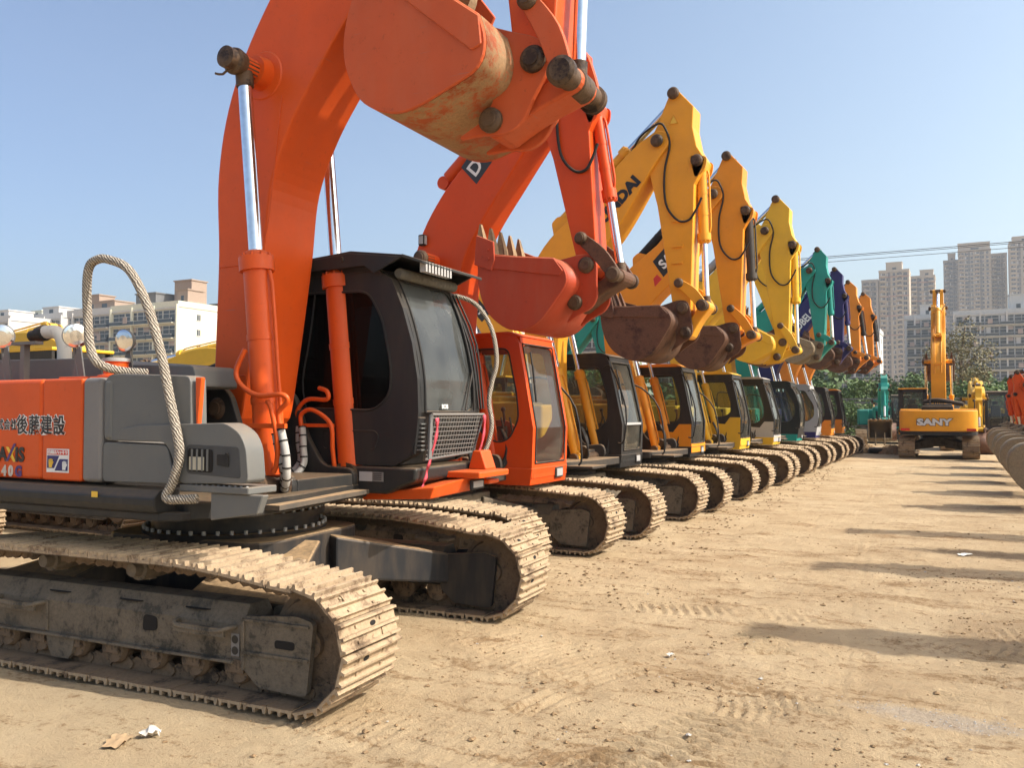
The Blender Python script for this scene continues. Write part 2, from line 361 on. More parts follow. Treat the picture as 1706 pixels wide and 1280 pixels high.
def add_track(root, yc, sgn, detail, bulge, mat, fmat, length=1.0):
    r = track_meshes(detail, bulge, mat, sgn)
    k = 'fm'+fmat.name
    if k not in r:
        r[k] = r['frame'].mesh('track_frame', fmat); r[k+'c'] = r['ig'].mesh('idler_cover', fmat)
    t = link_mesh('crawler_track', r['shoes'], root); t.location = (0, yc, 0); t.scale = (length, 1, 1)
    link_mesh('link_chain', r['chain'], t)
    f = link_mesh('track_frame', r[k], t); link_mesh('idler_cover', r[k+'c'], t); 
    for q in r['hl']: link_mesh('opening_shade', q, t)
    for o in (f,):
        b = o.modifiers.new('bevel', 'BEVEL'); b.width = .02; b.segments = 2; b.limit_method = 'ANGLE'; b.angle_limit = rad(35)
    link_mesh('idler_wheel', r['iw'], t); link_mesh('drive_sprocket', r['sp'], t)
    for i in range(8): o = link_mesh('track_roller', r['ro'], t); o.location.x = -1.25+i*.365
    for x in (-.45, .42): o = link_mesh('carrier_roller', r['ca'], t); o.location = (x, .03*sgn, bulge)
    if detail:
        link_mesh('side_step', r['st'], t); link_mesh('side_step', r['st'], t).location.x = -1.75
        link_mesh('chain_guide', r['gd'], t)
    return t
# ------------------------------------------------------------------ excavator parts
def dirn(a, b): v = Vector((b[0]-a[0], 0, b[1]-a[1])); L = v.length; return v/L, L
def cylinder(root, name, a, b, y, barrel, r, mat, rodr=None, flip=False):
    """hydraulic cylinder: barrel foot at a, rod head at b (x, z)"""
    d, L = dirn(a, b); A = Vector((a[0], y, a[1])); B = Vector((b[0], y, b[1]))
    g = G(); g.lathe([(.06, r*.6), (.08, r), (barrel-.14, r), (barrel-.14, r*1.28), (barrel-.03, r*1.28), (barrel-.03, r*1.1), (barrel, r*.95), (barrel+.02, r*.7)], A, d, 20)
    g.cyl(A+Vector((0, -.07, 0)), A+Vector((0, .07, 0)), .085, n=16)
    n = 10; u = d.orthogonal().normalized(); w = d.cross(u)
    for i in range(n):
        ang = 2*math.pi*i/n; c = A+d*(barrel-.03)+(u*math.cos(ang)+w*math.sin(ang))*r*1.1; g.cyl(c, c+d*.025, .012, n=6)
    for q in (.35, .62): g.lathe([(barrel*q, r*1.06), (barrel*q+.05, r*1.06)], A, d, 16)
    o = g.build(name, mat, root)
    rr = rodr or r*.52
    g = G(); g.cyl(A+d*(barrel-.02), B-d*.06, rr, n=16); g.build('piston_rod', CHROME, o)
    g = G(); g.lathe([(-.095, .05), (-.095, .085), (.095, .085), (.095, .05)], B, (0, 1, 0), 16); g.cyl(B-d*.17, B, rr*1.25, n=12); g.build('rod_eye', GREASE, o)
    g = G(); px = Vector((d.z, 0, -d.x))   # oil pipe beside the barrel
    if px.x < 0: px = -px
    s = r*1.35
    pa = A+d*.18+px*s; g.tube([A+d*.12+px*r, pa, A+d*(barrel*.5)+px*s, A+d*(barrel-.25)+px*s, A+d*(barrel-.15)+px*r], .016, 6, sub=2); g.build('oil_pipe', mat, o)
    return o
def pin(root, x, z, y, r=.1, mat=None, name='pivot_pin'):
    g = G()
    g.lathe([(-y-.03, r*.6), (-y-.02, r*.62), (-y-.015, r*.8), (-y+.005, r), (-y+.035, r), (-y+.036, r*.7), (y-.036, r*.7), (y-.035, r), (y-.005, r), (y+.015, r*.8), (y+.02, r*.62), (y+.03, r*.6)], (x, 0, z), (0, 1, 0), 18)
    return g.build(name, mat or GREASE, root)
def ribbon(cl, n=6):
    """outline from centreline [(x,z,w)]"""
    P = smooth3([(a, b, w) for a, b, w in cl], n); L = []; R = []
    for i, p in enumerate(P):
        a = P[max(i-1, 0)]; b = P[min(i+1, len(P)-1)]; d = Vector((b.x-a.x, b.y-a.y)).normalized(); q = Vector((-d.y, d.x))
        L.append((p.x+q.x*p.z/2, p.y+q.y*p.z/2)); R.append((p.x-q.x*p.z/2, p.y-q.y*p.z/2))
    def cap(p, q, c, out):
        r = (Vector(p)-Vector(q)).length/2; m = Vector(c); a0 = math.atan2(p[1]-m.y, p[0]-m.x); return [(m.x+r*math.cos(a0-math.pi*k/8), m.y+r*math.sin(a0-math.pi*k/8)) for k in range(1, 8)]
    e = P[-1]; s = P[0]
    return L+cap(L[-1], R[-1], (e.x, e.y), 1)+R[::-1]+cap(R[0], L[0], (s.x, s.y), 1)
def bucket(root, B, al, mat, width=1.1, k=1.0, teeth=True, toothm=None, shell=None):
    ca, sa = math.cos(al), math.sin(al)
    def T(u, v): return (B[0]+k*(-ca*u-sa*v), B[1]+k*(sa*u-ca*v))
    h = width/2
    curve = smooth2([(.28, -.02), (.12, .10), (.06, .27), (.17, .49), (.31, .714), (.44, .84), (.62, .905), (.80, .90), (1.04, .776), (1.19, .60), (1.29, .35), (1.34, .04)], 4)
    inn = [(u+(.5-u)*.045, v+(.3-v)*.045) for u, v in curve]
    g = G(); n = len(curve)
    g.prism([T(*p) for p in curve]+[T(*p) for p in inn[::-1]], -h, h, 'y', 0, None, True)
    o = g.build('bucket', shell or mat, root)
    side = curve[:-1]+[(1.33, .02), (1.14, -.02), (.8, -.01)]
    for s in (-1, 1):
        g = G(); a, b = sorted((s*h, s*(h+.03))); g.prism([T(*p) for p in side], a, b); 
        a, b = sorted((s*(h+.03), s*(h+.045))); g.prism([T(*p) for p in [(.26, -.01), (.12, .13), (.16, .2), (1.2, .17), (1.31, .0), (.8, .0)]], a, b)
        g.prism([T(*p) for p in [(1.38, -.24), (1.12, -.17), (1.07, .06), (1.10, .20), (1.36, .14)]], *sorted((s*(h+.03), s*(h+.06))))
        for q in ((1.17, .05), (1.19, -.06)): x, z = T(*q); g.cyl((x, s*(h+.06), z), (x, s*(h+.075), z), .022, n=6)
        g.build('side_plate', mat, o, .008, 1)
    g = G()  # lip and heel wear strips
    g.prism([T(*p) for p in [(1.26, .12), (1.29, -.06), (1.37, -.06), (1.355, .14)]], -h-.02, h+.02)
    g.build('lip_plate', toothm or mat, o)
    if teeth:
        for i in range(5):
            y = -h+.07+(width-.14)*i/4; g = G()
            q = [(1.39, .06), (1.25, .04), (1.30, -.16), (1.405, -.40), (1.425, -.40), (1.42, -.14)]
            pts = [T(*p) for p in q]
            w0, w1 = .055*k, .022*k
            vs = [(x, y-(w0 if j not in (3, 4) else w1), z) for j, (x, z) in enumerate(pts)]+[(x, y+(w0 if j not in (3, 4) else w1), z) for j, (x, z) in enumerate(pts)]
            g.add(vs, [tuple(range(6)), tuple(range(6, 12))[::-1]]+[(j, 6+j, 6+(j+1) % 6, (j+1) % 6) for j in range(6)])
            g.build('tooth', toothm or mat, o)
    if True:
        for s in (-1, 1):
            g = G(); ear = smooth2([(.62, .02), (.3, -.07), (.1, -.13), (-.06, -.12), (-.13, 0), (-.16, .2), (-.19, .38), (-.13, .52), (.02, .62), (.16, .74)], 3)
            back = [(.17, .72), (.09, .55), (.10, .4), (.2, .18), (.33, .02)]
            g.prism([T(*p) for p in ear+back], s*.20-.022, s*.20+.022); g.build('hinge_ear', mat, o, .006, 1)
    return o, T
def stick_frame(P, B):
    d, L = dirn(P, B); n = Vector((-d.z, 0, d.x)); k = L/2.69
    return (lambda s, w: (P[0]+k*(d.x*s+n.x*w), P[1]+k*(d.z*s+n.z*w))), k, d, n
def front_end(root, S):
    """boom, stick, bucket, cylinders and linkage"""
    F = S['F']; P = S['P']; B = S['B']; paintm = S['paint']; bw = S.get('bw', .27)
    cl = S['cl']; out = ribbon(cl, 6)
    g = G(); g.prism(out, -bw, bw); boom = g.build('boom', S.get('boompaint', paintm), root, .02, 2)
    # raised weld flanges along both sides
    P3 = smooth3([(a, b, w) for a, b, w in cl], 6)
    pin(boom, F[0], F[1], bw+.12, .09); pin(boom, P[0], P[1], bw+.08, .10)
    # stick
    T, k, d, n = stick_frame(P, B)
    so_ = [(-.76, .30), (-.78, .38), (-.70, .44), (-.42, .62), (-.1, .56), (.22, .58), (.46, .68), (.58, .63), (.80, .46), (2.60, .15), (2.74, .13), (2.82, 0), (2.74, -.12), (2.6, -.15), (1.0, -.17), (.35, -.24), (0, -.2), (-.3, .02), (-.6, .2)]
    sw = .21*min(1, k+.05)
    g = G(); g.prism([T(*p) for p in so_], -sw, sw); stk = g.build('stick', S.get('stickpaint', paintm), root, .014, 2)
    g = G()
    for (s0, w0), (s1, w1) in (((.55, .645), (.75, .53)),): pass
    topz = T(-.70, .345); bc = T(.46, .56); I = T(2.30, .02)
    pin(stk, *topz, sw+.07, .085*k+.01); pin(stk, *bc, sw+.07, .085*k+.01); pin(stk, *I, sw+.10, .075)
    for s in (-1, 1):
        g = G(); q = [T(*p) for p in roundpoly([(.33, .45), (.42, .72), (.62, .66), (.72, .48)], .08)]; g.prism(q, s*(sw-.012)-.012, s*(sw-.012)+.013); g.build('cylinder_bracket', S.get('stickpaint', paintm), stk)
    # bucket
    bm = S.get('bucketmat', paintm)
    bk, BT = bucket(root, B, S['al'], bm, S.get('width', 1.1), S.get('bk', .92), toothm=S.get('toothm'), shell=S.get('shell'))
    pin(bk, B[0], B[1], .26, .095)
    R = S.get('R') or T(2.62, .40)
    Lk = S.get('L') or BT(-.06, .39)
    pin(bk, Lk[0], Lk[1], .26, .09)
    lm = S.get('linkmat', paintm)
    for s in (-1, 1):
        g = G(); dd, LL = dirn(I, R); g.prism(ribbon([(I[0], I[1], .13), ((I[0]*.5+R[0]*.5)+dd.z*.03*-1, (I[1]+R[1])/2+.02, .17), (R[0], R[1], .15)], 4), s*(sw+.055)-.022, s*(sw+.055)+.022)
        g.build('idler_link', lm, root, .006, 1)
    g = G(); dd, LL = dirn(R, Lk); g.prism(ribbon([(R[0], R[1], .18), ((R[0]+Lk[0])/2, (R[1]+Lk[1])/2, .15), (Lk[0], Lk[1], .2)], 4), -.15, .15); g.build('bucket_link', lm, root, .02, 2)
    g = G(); rs = S.get('rs', .72); g.lathe([(t*1, r_*rs) for t, r_ in [(-.02, .09), (0, .125), (.05, .125), (.06, .10), (.22, .10), (.23, .12), (.41, .12), (.42, .10), (.58, .10), (.59, .125), (.64, .125), (.66, .09)]], (R[0], -.32, R[1]), (0, 1, 0), 20); lp = g.build('link_pin', GREASE, root); lp.scale = (1, 1, 1)
    # cylinders
    cylinder(root, 'bucket_cylinder', bc, R, 0, dirn(bc, R)[1]*.55, .085*max(.8, k), S.get('bucketcyl', paintm), .05)
    q = S['stickbase']; cylinder(root, 'stick_cylinder', q, topz, 0, dirn(q, topz)[1]*.6, .10, S.get('stickcyl', paintm), .055)
    g = G()
    ip = min(range(len(P3)), key=lambda i: (P3[i].x-q[0])**2+(P3[i].y-q[1])**2); a_, b_ = P3[max(ip-1, 0)], P3[min(ip+1, len(P3)-1)]; bd = Vector((b_.x-a_.x, b_.y-a_.y)).normalized(); ub = Vector((-bd.y, bd.x)); hh_ = (Vector(q)-Vector((P3[ip].x, P3[ip].y))).dot(ub)-P3[ip].z/2
    for s in (-1, 1): g.prism(roundpoly([(q[0]+bd.x*a+ub.x*b, q[1]+bd.y*a+ub.y*b) for a, b in ((-.28, -hh_-.1), (-.08, .07), (.08, .07), (.28, -hh_-.1))], .05), s*.13-.015, s*.13+.015)
    if S.get('bracket', True): g.build('cylinder_bracket', paintm, boom)
    for y in (-1, 1):
        y *= S.get('bcy', .47); cylinder(root, 'boom_cylinder', S['cf'], S['ch'], y, S.get('barrel', 1.62), S.get('bcr', .088), S.get('boomcyl', paintm), .055)
    pin(boom, S['ch'][0], S['ch'][1], S.get('bcy', .47)+.12, .10)
    g = G(); g.cyl((S['ch'][0], -S.get('bcy', .47)-.05, S['ch'][1]), (S['ch'][0], S.get('bcy', .47)+.05, S['ch'][1]), .085, n=18); g.build('cross_boss', paintm, boom)
    # hoses
    if S.get('hoses', True):
        hy = -sw-.03
        g = G(); bd = dirn(cl[-2][:2], cl[-1][:2])[0]; ub = Vector((-bd.z, 0, bd.x)); Pv = Vector((P[0], 0, P[1])); pts = [(-.27, .06), (-.14, .16), (.1, .17), (.5, .03), (1.0, -.02), (1.3, .12), (1.35, .3), (1.2, .45), (1.05, .55)]
        h0 = [Pv-bd*.62+ub*.24+Vector((0, -.1, 0)), Pv-bd*.35+ub*.27+Vector((0, -.2, 0)), Pv-bd*.1+ub*.27+Vector((0, hy-.06, 0))]; g.tube(h0+[(T(*p)[0], hy-(.06 if i < 2 else 0), T(*p)[1]) for i, p in enumerate(pts)], .018, 7, sub=5); g.build('hydraulic_hose', BLACK, stk)
        g = G()   # pipes clipped on the boom's upper edge
        m = len(P3); L2 = []
        for i in range(int(m*.35), m-3, 3):
            p = P3[i]; a = P3[i-1]; b = P3[i+1]; dd = Vector((b.x-a.x, b.y-a.y)).normalized(); L2.append((p.x-dd.y*(p.z/2+.03), -.12, p.y+dd.x*(p.z/2+.03)))
        g.tube(L2, .018, 6, sub=1); g.tube([(a, .12, c) for a, b, c in L2], .018, 6, sub=1); g.tube([(a, 0.19, c) for a, b, c in L2], .018, 6, sub=1)
        for p in L2[1::3]: g.box(p[0]-.03, p[0]+.03, -.16, .22, p[2]-.04, p[2]+.03)
        g.build('boom_pipe', paintm, boom)
        # hose bundle from frame up to boom foot
        g = G()
        for i, yy in enumerate((-.16, -.08, 0, .08, .16)): g.tube([(-.35, yy, 1.25), (-.3, yy, 1.9+.02*i), (F[0]-.35, yy, F[1]+.45), (F[0]-.25-.01*i, yy, F[1]+1.0)], .024, 6, sub=4)
        g.build('hydraulic_hose', BLACK, root)
    return boom, stk, bk, T, P3
def front_strip(pts, y0, y1, th=.006):
    vs = []; n = len(pts)
    for x, z in pts: vs += [(x, y0, z), (x, y1, z)]
    return vs, [(2*i, 2*i+1, 2*i+3, 2*i+2) for i in range(n-1)]
def cab(root, K):
    """K: outline (x,z), win, front (list of (x,z) bottom->top from sill), y0,y1, body, glass"""
    y0, y1 = K['y0'], K['y1']; out = K['outline']; win = K['win']; body = K['body']
    c = G(); th = .045
    c.holed(out, [win], y0, y0+th); c.holed(out, [win], y1-th, y1)
    fr = K['front']; fw = K.get('fw', .055)
    # pillars follow the front line
    for ya, yb in ((y0+th, y0+th+fw), (y1-th-fw, y1-th)):
        q = [(x, z) for x, z in fr]; q2 = [(x-.05, z) for x, z in fr]
        c.prism(q+q2[::-1], ya, yb)
    zb = K['zb']; xf = K['xb']; s = fr[0]
    c.prism([(xf, zb), s, (s[0]-.05, s[1]), (xf-.05, zb)], y0+th, y1-th)     # sill panel
    e = fr[-1]; c.prism([e, (K['xt'], K['zt']), (K['xt']-.06, K['zt']), (e[0]-.05, e[1]-.01)], y0+th, y1-th)
    xr = min(p[0] for p in out)
    c.box(xr, xr+.05, y0+th, y1-th, zb, 1.75); c.box(xr, xr+.05, y0+th, y0+th+.1, 1.75, K['zt']-.02); c.box(xr, xr+.05, y1-th-.1, y1-th, 1.75, K['zt']-.02); c.box(xr, xr+.05, y0+th, y1-th, K['zt']-.15, K['zt']-.02)
    c.box(xr+.05, K['xt']-.06, y0+th, y1-th, K['zt']-.05, K['zt']-.005); c.box(xr+.05, xf-.05, y0+th, y1-th, zb, zb+.06)
    o = c.build('cab', body, root, .012, 2)
    # roof
    g = G(); g.prism(roundpoly([(xr-.02, K['zt']-.01), (xr-.02, K['zt']+.045), (K['xt']-.12, K['zt']+.055), (K['xt']+.035, K['zt']-.01)], .04), y0-.012, y1+.012); g.build('roof', K.get('roof', body), o, .02, 3)
    g = G(); ya, yb = y0+th+fw, y1-th-fw   # rounded corners of the screen opening
    for (a, b), sg in (((fr[0], fr[1]), 1), ((fr[-1], fr[-2]), 1)):
        L_ = math.hypot(b[0]-a[0], b[1]-a[1]); k = .11/L_; q = (a[0]+(b[0]-a[0])*k, a[1]+(b[1]-a[1])*k); h_ = (a[0]+(b[0]-a[0])*k*.3, a[1]+(b[1]-a[1])*k*.3)
        for y, d in ((ya, 1), (yb, -1)):
            v = [(a[0], y, a[1]), (a[0], y+.11*d, a[1]), (h_[0], y+.033*d, h_[1]), (q[0], y, q[1])]; g.add([(x-.001, yy, z) for x, yy, z in v]+[(x-.03, yy, z) for x, yy, z in v], [(0, 1, 2, 3), (7, 6, 5, 4), (1, 5, 6, 2), (2, 6, 7, 3)])
    g.build('screen_corner', body, o)
    # glass
    gl = K.get('glass', GLASS)
    g = G(); g.add([(x, y0+.02, z) for x, z in win], [tuple(range(len(win)))]); g.build('side_window', K.get('sideglass', gl), o)
    g = G(); g.add([(x, y1-.02, z) for x, z in win], [tuple(range(len(win)))]); g.build('side_window', gl, o)
    g = G(); v, f = front_strip([(x-.02, z) for x, z in fr], y0+th+fw, y1-th-fw); g.add(v, f); g.build('windscreen', K.get('frontglass', gl), o)
    g = G(); g.add([(xr+.02, y0+.14, 1.75), (xr+.02, y1-.14, 1.75), (xr+.02, y1-.14, K['zt']-.15), (xr+.02, y0+.14, K['zt']-.15)], [(0, 1, 2, 3)]); g.build('rear_window', gl, o)
    # rubber seals round the panes
    def seal(loop, y):
        g = G(); g.tube([(x, y, z) for x, z in loop+loop[:1]], .011, 5, sub=1); g.build('window_seal', BLACK, o)
    seal(win, y0-.001); 
    if K.get('split'):
        z = K['split']; x = None
        for a, b in zip(fr, fr[1:]):
            if a[1] <= z <= b[1]: x = a[0]+(b[0]-a[0])*(z-a[1])/(b[1]-a[1])
        g = G(); g.box(x-.035, x+.006, y0+th+fw, y1-th-fw, z-.02, z+.02); g.build('window_bar', K.get('bar', BLACK), o)
    g = G(); ip = [(x+.004, y0+th+fw, z) for x, z in fr]+[(x+.004, y1-th-fw, z) for x, z in fr[::-1]]; g.tube(ip+ip[:1], .012, 5, sub=1); g.build('window_seal', BLACK, o)
    # seat, console, levers
    ym = (y0+y1)/2; x0 = xr+.35
    g = G(); g.box(x0, x0+.5, ym-.25, ym+.25, 1.42, 1.55); g.box(x0+.05, x0+.4, ym-.2, ym+.2, zb+.06, 1.42); se = g.build('seat', SEATM, o, .03, 2)
    g = G(); g.hexa([(x0-.06, ym-.23, 1.5), (x0+.08, ym-.23, 1.5), (x0+.08, ym+.23, 1.5), (x0-.06, ym+.23, 1.5)], [(x0-.2, ym-.2, 2.15), (x0-.1, ym-.2, 2.15), (x0-.1, ym+.2, 2.15), (x0-.2, ym+.2, 2.15)]); g.box(x0-.2, x0-.1, ym-.12, ym+.12, 2.18, 2.36); g.build('backrest', SEATM, se, .03, 2)
    g = G(); g.box(x0+.05, x0+.65, y0+.1, y0+.24, zb+.3, 1.62); g.box(x0+.05, x0+.65, y1-.24, y1-.1, zb+.3, 1.62)
    for yy in (y0+.17, y1-.17): g.tube([(x0+.6, yy, 1.6), (x0+.64, yy, 1.72), (x0+.62, yy, 1.85)], .018, 6, sub=2); g.ball((x0+.62, yy, 1.86), .035)
    g.tube([(x0+.95, ym-.12, 1.1), (x0+.9, ym-.12, 1.5), (x0+.85, ym-.12, 1.75)], .014, 6, sub=2); g.tube([(x0+.95, ym+.12, 1.1), (x0+.9, ym+.12, 1.5), (x0+.85, ym+.12, 1.75)], .014, 6, sub=2)
    g.build('control_console', BLACK, o)
    if K.get('wiper', True):
        a = fr[-1]; b = fr[len(fr)//2]; g = G(); yy = y0+th+fw+.1
        g.tube([(a[0]+.02, yy+.1, a[1]-.1), (b[0]+.03, yy+.02, b[1])], .012, 5, sub=1); g.tube([(b[0]+.03+(a[0]-b[0])*.5, yy+.05, b[1]+(a[1]-b[1])*.45), (b[0]+.035-(a[0]-b[0])*.35, yy-.02, b[1]-.25)], .015, 5, sub=1); g.build('wiper', BLACK, o)
    # base band + lamp
    if K.get('base'):
        z0, z1, bmat = K['base']; xb = K['xb']
        g = G(); g.prism([(xr, z0), (xb-.02, z0), (xb+.012, z1), (xr, z1)], y0-.012, y1+.012); b = g.build('base_panel', bmat, o, .012, 2)
        g = G(); g.box(xb+.0, xb+.02, y1-.38, y1-.14, z0+.06, z0+.2); l = g.build('work_light', BLACK, o, .01, 2)
        g = G(); g.box(xb+.021, xb+.026, y1-.35, y1-.17, z0+.08, z0+.18); g.build('lens', SILVER, l)
    if K.get('lower'):   # painted lower panels, proud of the dark shell
        poly, lm = K['lower']; g = G(); g.prism(poly, y0-.008, y0+.004); g.prism(poly, y1-.004, y1+.008)
        g.prism([(xf-.004, zb), (s[0]-.004, s[1]), (s[0]+.008, s[1]), (xf+.008, zb)], y0, y1); g.build('lower_panel', lm, o)
    if K.get('handrail', True):
        g = G(); x = K['xb']+.06; g.tube([(K['xt']-.05, y0-.05, K['zt']-.2), (K['xt']+.1, y0-.10, K['zt']-.22), (x+.06, y0-.1, 1.9), (x+.02, y0-.08, 1.35), (x-.1, y0-.04, 1.3)], .015, 6, sub=3); g.build('handrail', BLACK, o)
    return o
def std_cab(root, xt, xb, body, style, **kw):
    zt = kw.pop('zt', 2.78); y0 = kw.pop('y0', .44); y1 = kw.pop('y1', 1.50); zb = kw.pop('zb', .98); xr = kw.pop('xr', -.5)
    base = kw.pop('basemat', body); K = dict(y0=y0, y1=y1, zb=zb, zt=zt, xt=xt, xb=xb, body=body)
    if style == 'round':
        fr = smooth2([(xb+.05, 1.3), (xb+.09, 1.6), (xb+.07, 2.0), (xb-.02, 2.4), (xt+.02, zt-.12)], 3)
        o = [(xr, zb), (xb, zb)]+fr+[(xt-.12, zt), (xr, zt)]
    else:
        fr = [(xb+.002, 1.17), (xb+.02, 1.62), (xt+(xb-xt)*.45+.02, 2.2), (xt+.01, zt-.1)]
        o = [(xr, zb), (xb, zb)]+fr+[(xt-.05, zt), (xr, zt)]
    f0 = fr[len(fr)//2][0]
    if style == 'notch': w = [(xr+.08, 1.75), (f0-.78, 1.70), (f0-.58, 1.50), (f0-.40, 1.42), (f0-.23, 1.48), (f0-.10, 1.74), (f0-.13, 2.05), (xt-.15, zt-.16), (xr+.1, zt-.16)]
    else: wb = kw.pop('wb', 1.5); w = [(xr+.08, wb+.05), (xr+.5, wb), (f0-.32, wb), (f0-.13, max(1.68, wb+.1)), (f0-.13, 2.05), (xt-.17, zt-.18), (xr+.1, zt-.18)]
    K.update(outline=o, win=roundpoly(w, .09, 3), front=fr); K.update(kw)
    if base is not None: K['base'] = (zb-.09, zb+.13, base)
    return cab(root, K)
# ------------------------------------------------------------------ generic excavator
def excavator(label, loc, yaw, S, group='excavators in the long row'):
    root = empty('excavator', label, 'excavator', loc, rad(yaw), group)
    pm = S['paint']; det = S.get('detail', 0)
    for s in (-1, 1): add_track(root, s*S.get('gauge', 1.2), s, det, S.get('bulge', .05), S.get('trackmat', MUD), S.get('undermat', UNDER))
    z0 = S.get('z0', .95)   # underside of the upper frame
    um = S.get('undermat', UNDER)
    g = G(); g.prism(roundpoly([(-.75, -.62), (.75, -.62), (.75, .62), (-.75, .62)], .25), .42, .80, 'z')
    for sx in (-1, 1):
        for sy in (-1, 1):
            yo = 1.06*sy; X = lambda x: x*sx
            pts = [((.35, .5), (.8, .2), (1.15, 1.0), (.55, 1.05))]
            a, b, c_, d = [(q[0]*sx, q[1]*sy) for q in pts[0]]
            bot = [(a[0], a[1], .38), (b[0], b[1], .38), (c_[0], yo, .27), (d[0], yo, .27)]; top = [(a[0], a[1], .79), (b[0], b[1], .75), (c_[0], yo, .53), (d[0], yo, .55)]
            if sx*sy < 0: bot = bot[::-1]; top = top[::-1]
            g.hexa(bot, top)
    g.build('car_body', um, root, .02, 2)
    g = G(); g.lathe([(0, .58), (.0, .70), (.05, .70), (.05, .62), (z0-.87, .62), (z0-.87, .68), (z0-.80, .68)], (0, 0, .80), (0, 0, 1), 36); sr = g.build('slew_ring', UNDERB, root)
    up = root; su = S.get('slew', 0)
    if su:
        up = bpy.data.objects.new('upper_structure', None); COL.objects.link(up); up.parent = root; up.rotation_euler = (0, 0, rad(su))
    fm = S.get('framemat', DARKM)
    body(up, S, z0, fm)
    front_end(up, S)
    return root, up
def body(up, S, z0, fm):
    pm = S['paint']; sm = S.get('sidemat', pm); hm = S.get('hoodmat', pm); cwm = S.get('cwmat', pm); b = z0+.12; t = S.get('ztop', 1.98)
    g = G(); g.prism(roundpoly([(-1.9, -1.38), (.8, -1.38), (1.0, -.6), (1.0, .5), (.95, 1.38), (-1.9, 1.38)], .05), z0, b-.002, 'z'); g.build('revolving_frame', fm, up, .01, 1)
    a = [(-1.9-.75*math.cos(u), 1.36*math.sin(u)) for u in [rad(d) for d in range(-80, 81, 16)]]
    a = [(-1.88, -1.38), (-2.1, -1.38)]+[(-2.1-.62*math.cos(rad(d))**.8, 1.38*math.sin(rad(d))) for d in range(-72, 73, 12)]+[(-2.1, 1.38), (-1.88, 1.38)]
    cwt = S.get('cwtop', 2.0)
    g = G(); g.prism(a, z0+.12, cwt, 'z'); cw = g.build('counterweight', cwm, up, .06, 4, True)
    g = G(); g.prism([(p[0]*.985, p[1]*.985) for p in a], z0-.02, z0+.118, 'z'); g.build('counterweight_skirt', BLACK, up)
    g = G(); g.box(-1.87, .05, -1.36, -.55, b, t); sp = g.build('side_cover', sm, up, .03, 3, True)
    g = G()
    for x in (-1.2, -.55): g.box(x-.004, x+.004, -1.366, -1.361, b+.06, t-.06)
    for i in range(8): g.box(-1.08, -.66, -1.368, -1.361, b+.3+i*.05, b+.32+i*.05)
    g.build('panel_seam', GAP_SHADE, sp)
    g = G(); g.box(-1.87, -.56, .6, 1.36, b, t); g.build('side_cover', sm, up, .03, 3, True)
    g = G(); g.box(-1.86, -.75, -.54, .59, b, t+.12); g.box(-1.7, -.9, -.5, .5, t+.1, t+.2); g.build('engine_hood', hm, up, .05, 3, True)
    g = G(); g.box(.07, .42, -1.35, -.75, b, t-.04); g.build('fuel_tank', S.get('tankmat', sm), up, .05, 3, True)
    g = G(); g.box(.82, 1.25, -1.36, -.8, z0+.02, z0+.06); g.build('step_plate', fm, up, .006, 1)
    g = G(); g.tube([(-1.4, .3, t+.15), (-1.4, .3, t+.45), (-1.44, .3, t+.55), (-1.52, .3, t+.6)], .05, 10, sub=3); g.build('exhaust_pipe', DARKM, up)
    g = G(); g.tube([(.15, -1.3, t-.05), (.15, -1.3, t+.3), (.25, -1.3, t+.38), (.6, -1.3, t+.3), (.95, -1.3, t-.1), (1.05, -1.3, b+.1), (1.0, -1.3, b-.05)], .017, 6, sub=3); g.build('handrail', S.get('railmat', BLACK), up)
    # boom foot brackets
    F = S['F']
    g = G()
    for s in (-1, 1): g.prism(roundpoly([(F[0]-.55, b), (F[0]-.14, F[1]+.1), (F[0]+.14, F[1]+.1), (F[0]+.4, F[1]-.25), (S['cf'][0]+.15, b+.22), (S['cf'][0]+.2, b)], .1), s*.36-.03, s*.36+.03)
    g.cyl((F[0]-.1, -.37, b+.2), (F[0]-.1, .37, b+.2), .04, n=10); g.build('boom_bracket', fm, up, .01, 1)
    g = G(); g.box(F[0]-.5, S['cf'][0], -.33, .33, b, b+.12); g.box(-.70, -.55, -.5, .58, b, t-.1); g.build('bulkhead', fm, up)
    g = G(); g.cyl((S['cf'][0], -.6, S['cf'][1]), (S['cf'][0], .6, S['cf'][1]), .075, n=14); g.build('cylinder_pin', GREASE, up)
    g = G(); x0, z_ = S['cf'][0], S['cf'][1]
    for s in (-1, 1):
        for j in range(3): g.tube([(x0+.1, s*(.47+.03*j), z_+.5), (x0+.2, s*(.45+.03*j), z_+.25), (x0+.1+.03*j, s*.4, z_+.0), (x0-.1, s*.3, z_-.02), (x0-.4, s*.2, z_+.1)], .018, 6, sub=3)
    g.build('hydraulic_hose', BLACK, up)
ROWCL = lambda F, P, dx=0: [(F[0], F[1], .32), (-.08+dx, 2.2, .42), (-.15+dx, 3.05, .56), (-.07+dx, 3.7, .78), (.26+dx, 4.33, .87), (.92+dx*.5, 4.97, .76), (P[0]-.35, P[1]-.33, .52), (P[0], P[1], .36)]
def row_spec(paintm, P=(1.93, 6.10), B=(2.29, 3.43), al=0, **kw):
    S = dict(F=(.02, 1.5), P=P, B=B, al=rad(al), paint=paintm, barrel=1.5, bcr=.076, cf=(.60, 1.08), ch=(-.08, 3.92), stickbase=(.12, 5.02), bucketmat=BKT, toothm=BKT, framemat=DARKM)
    S['cl'] = ROWCL(S['F'], P); S.update(kw); return S
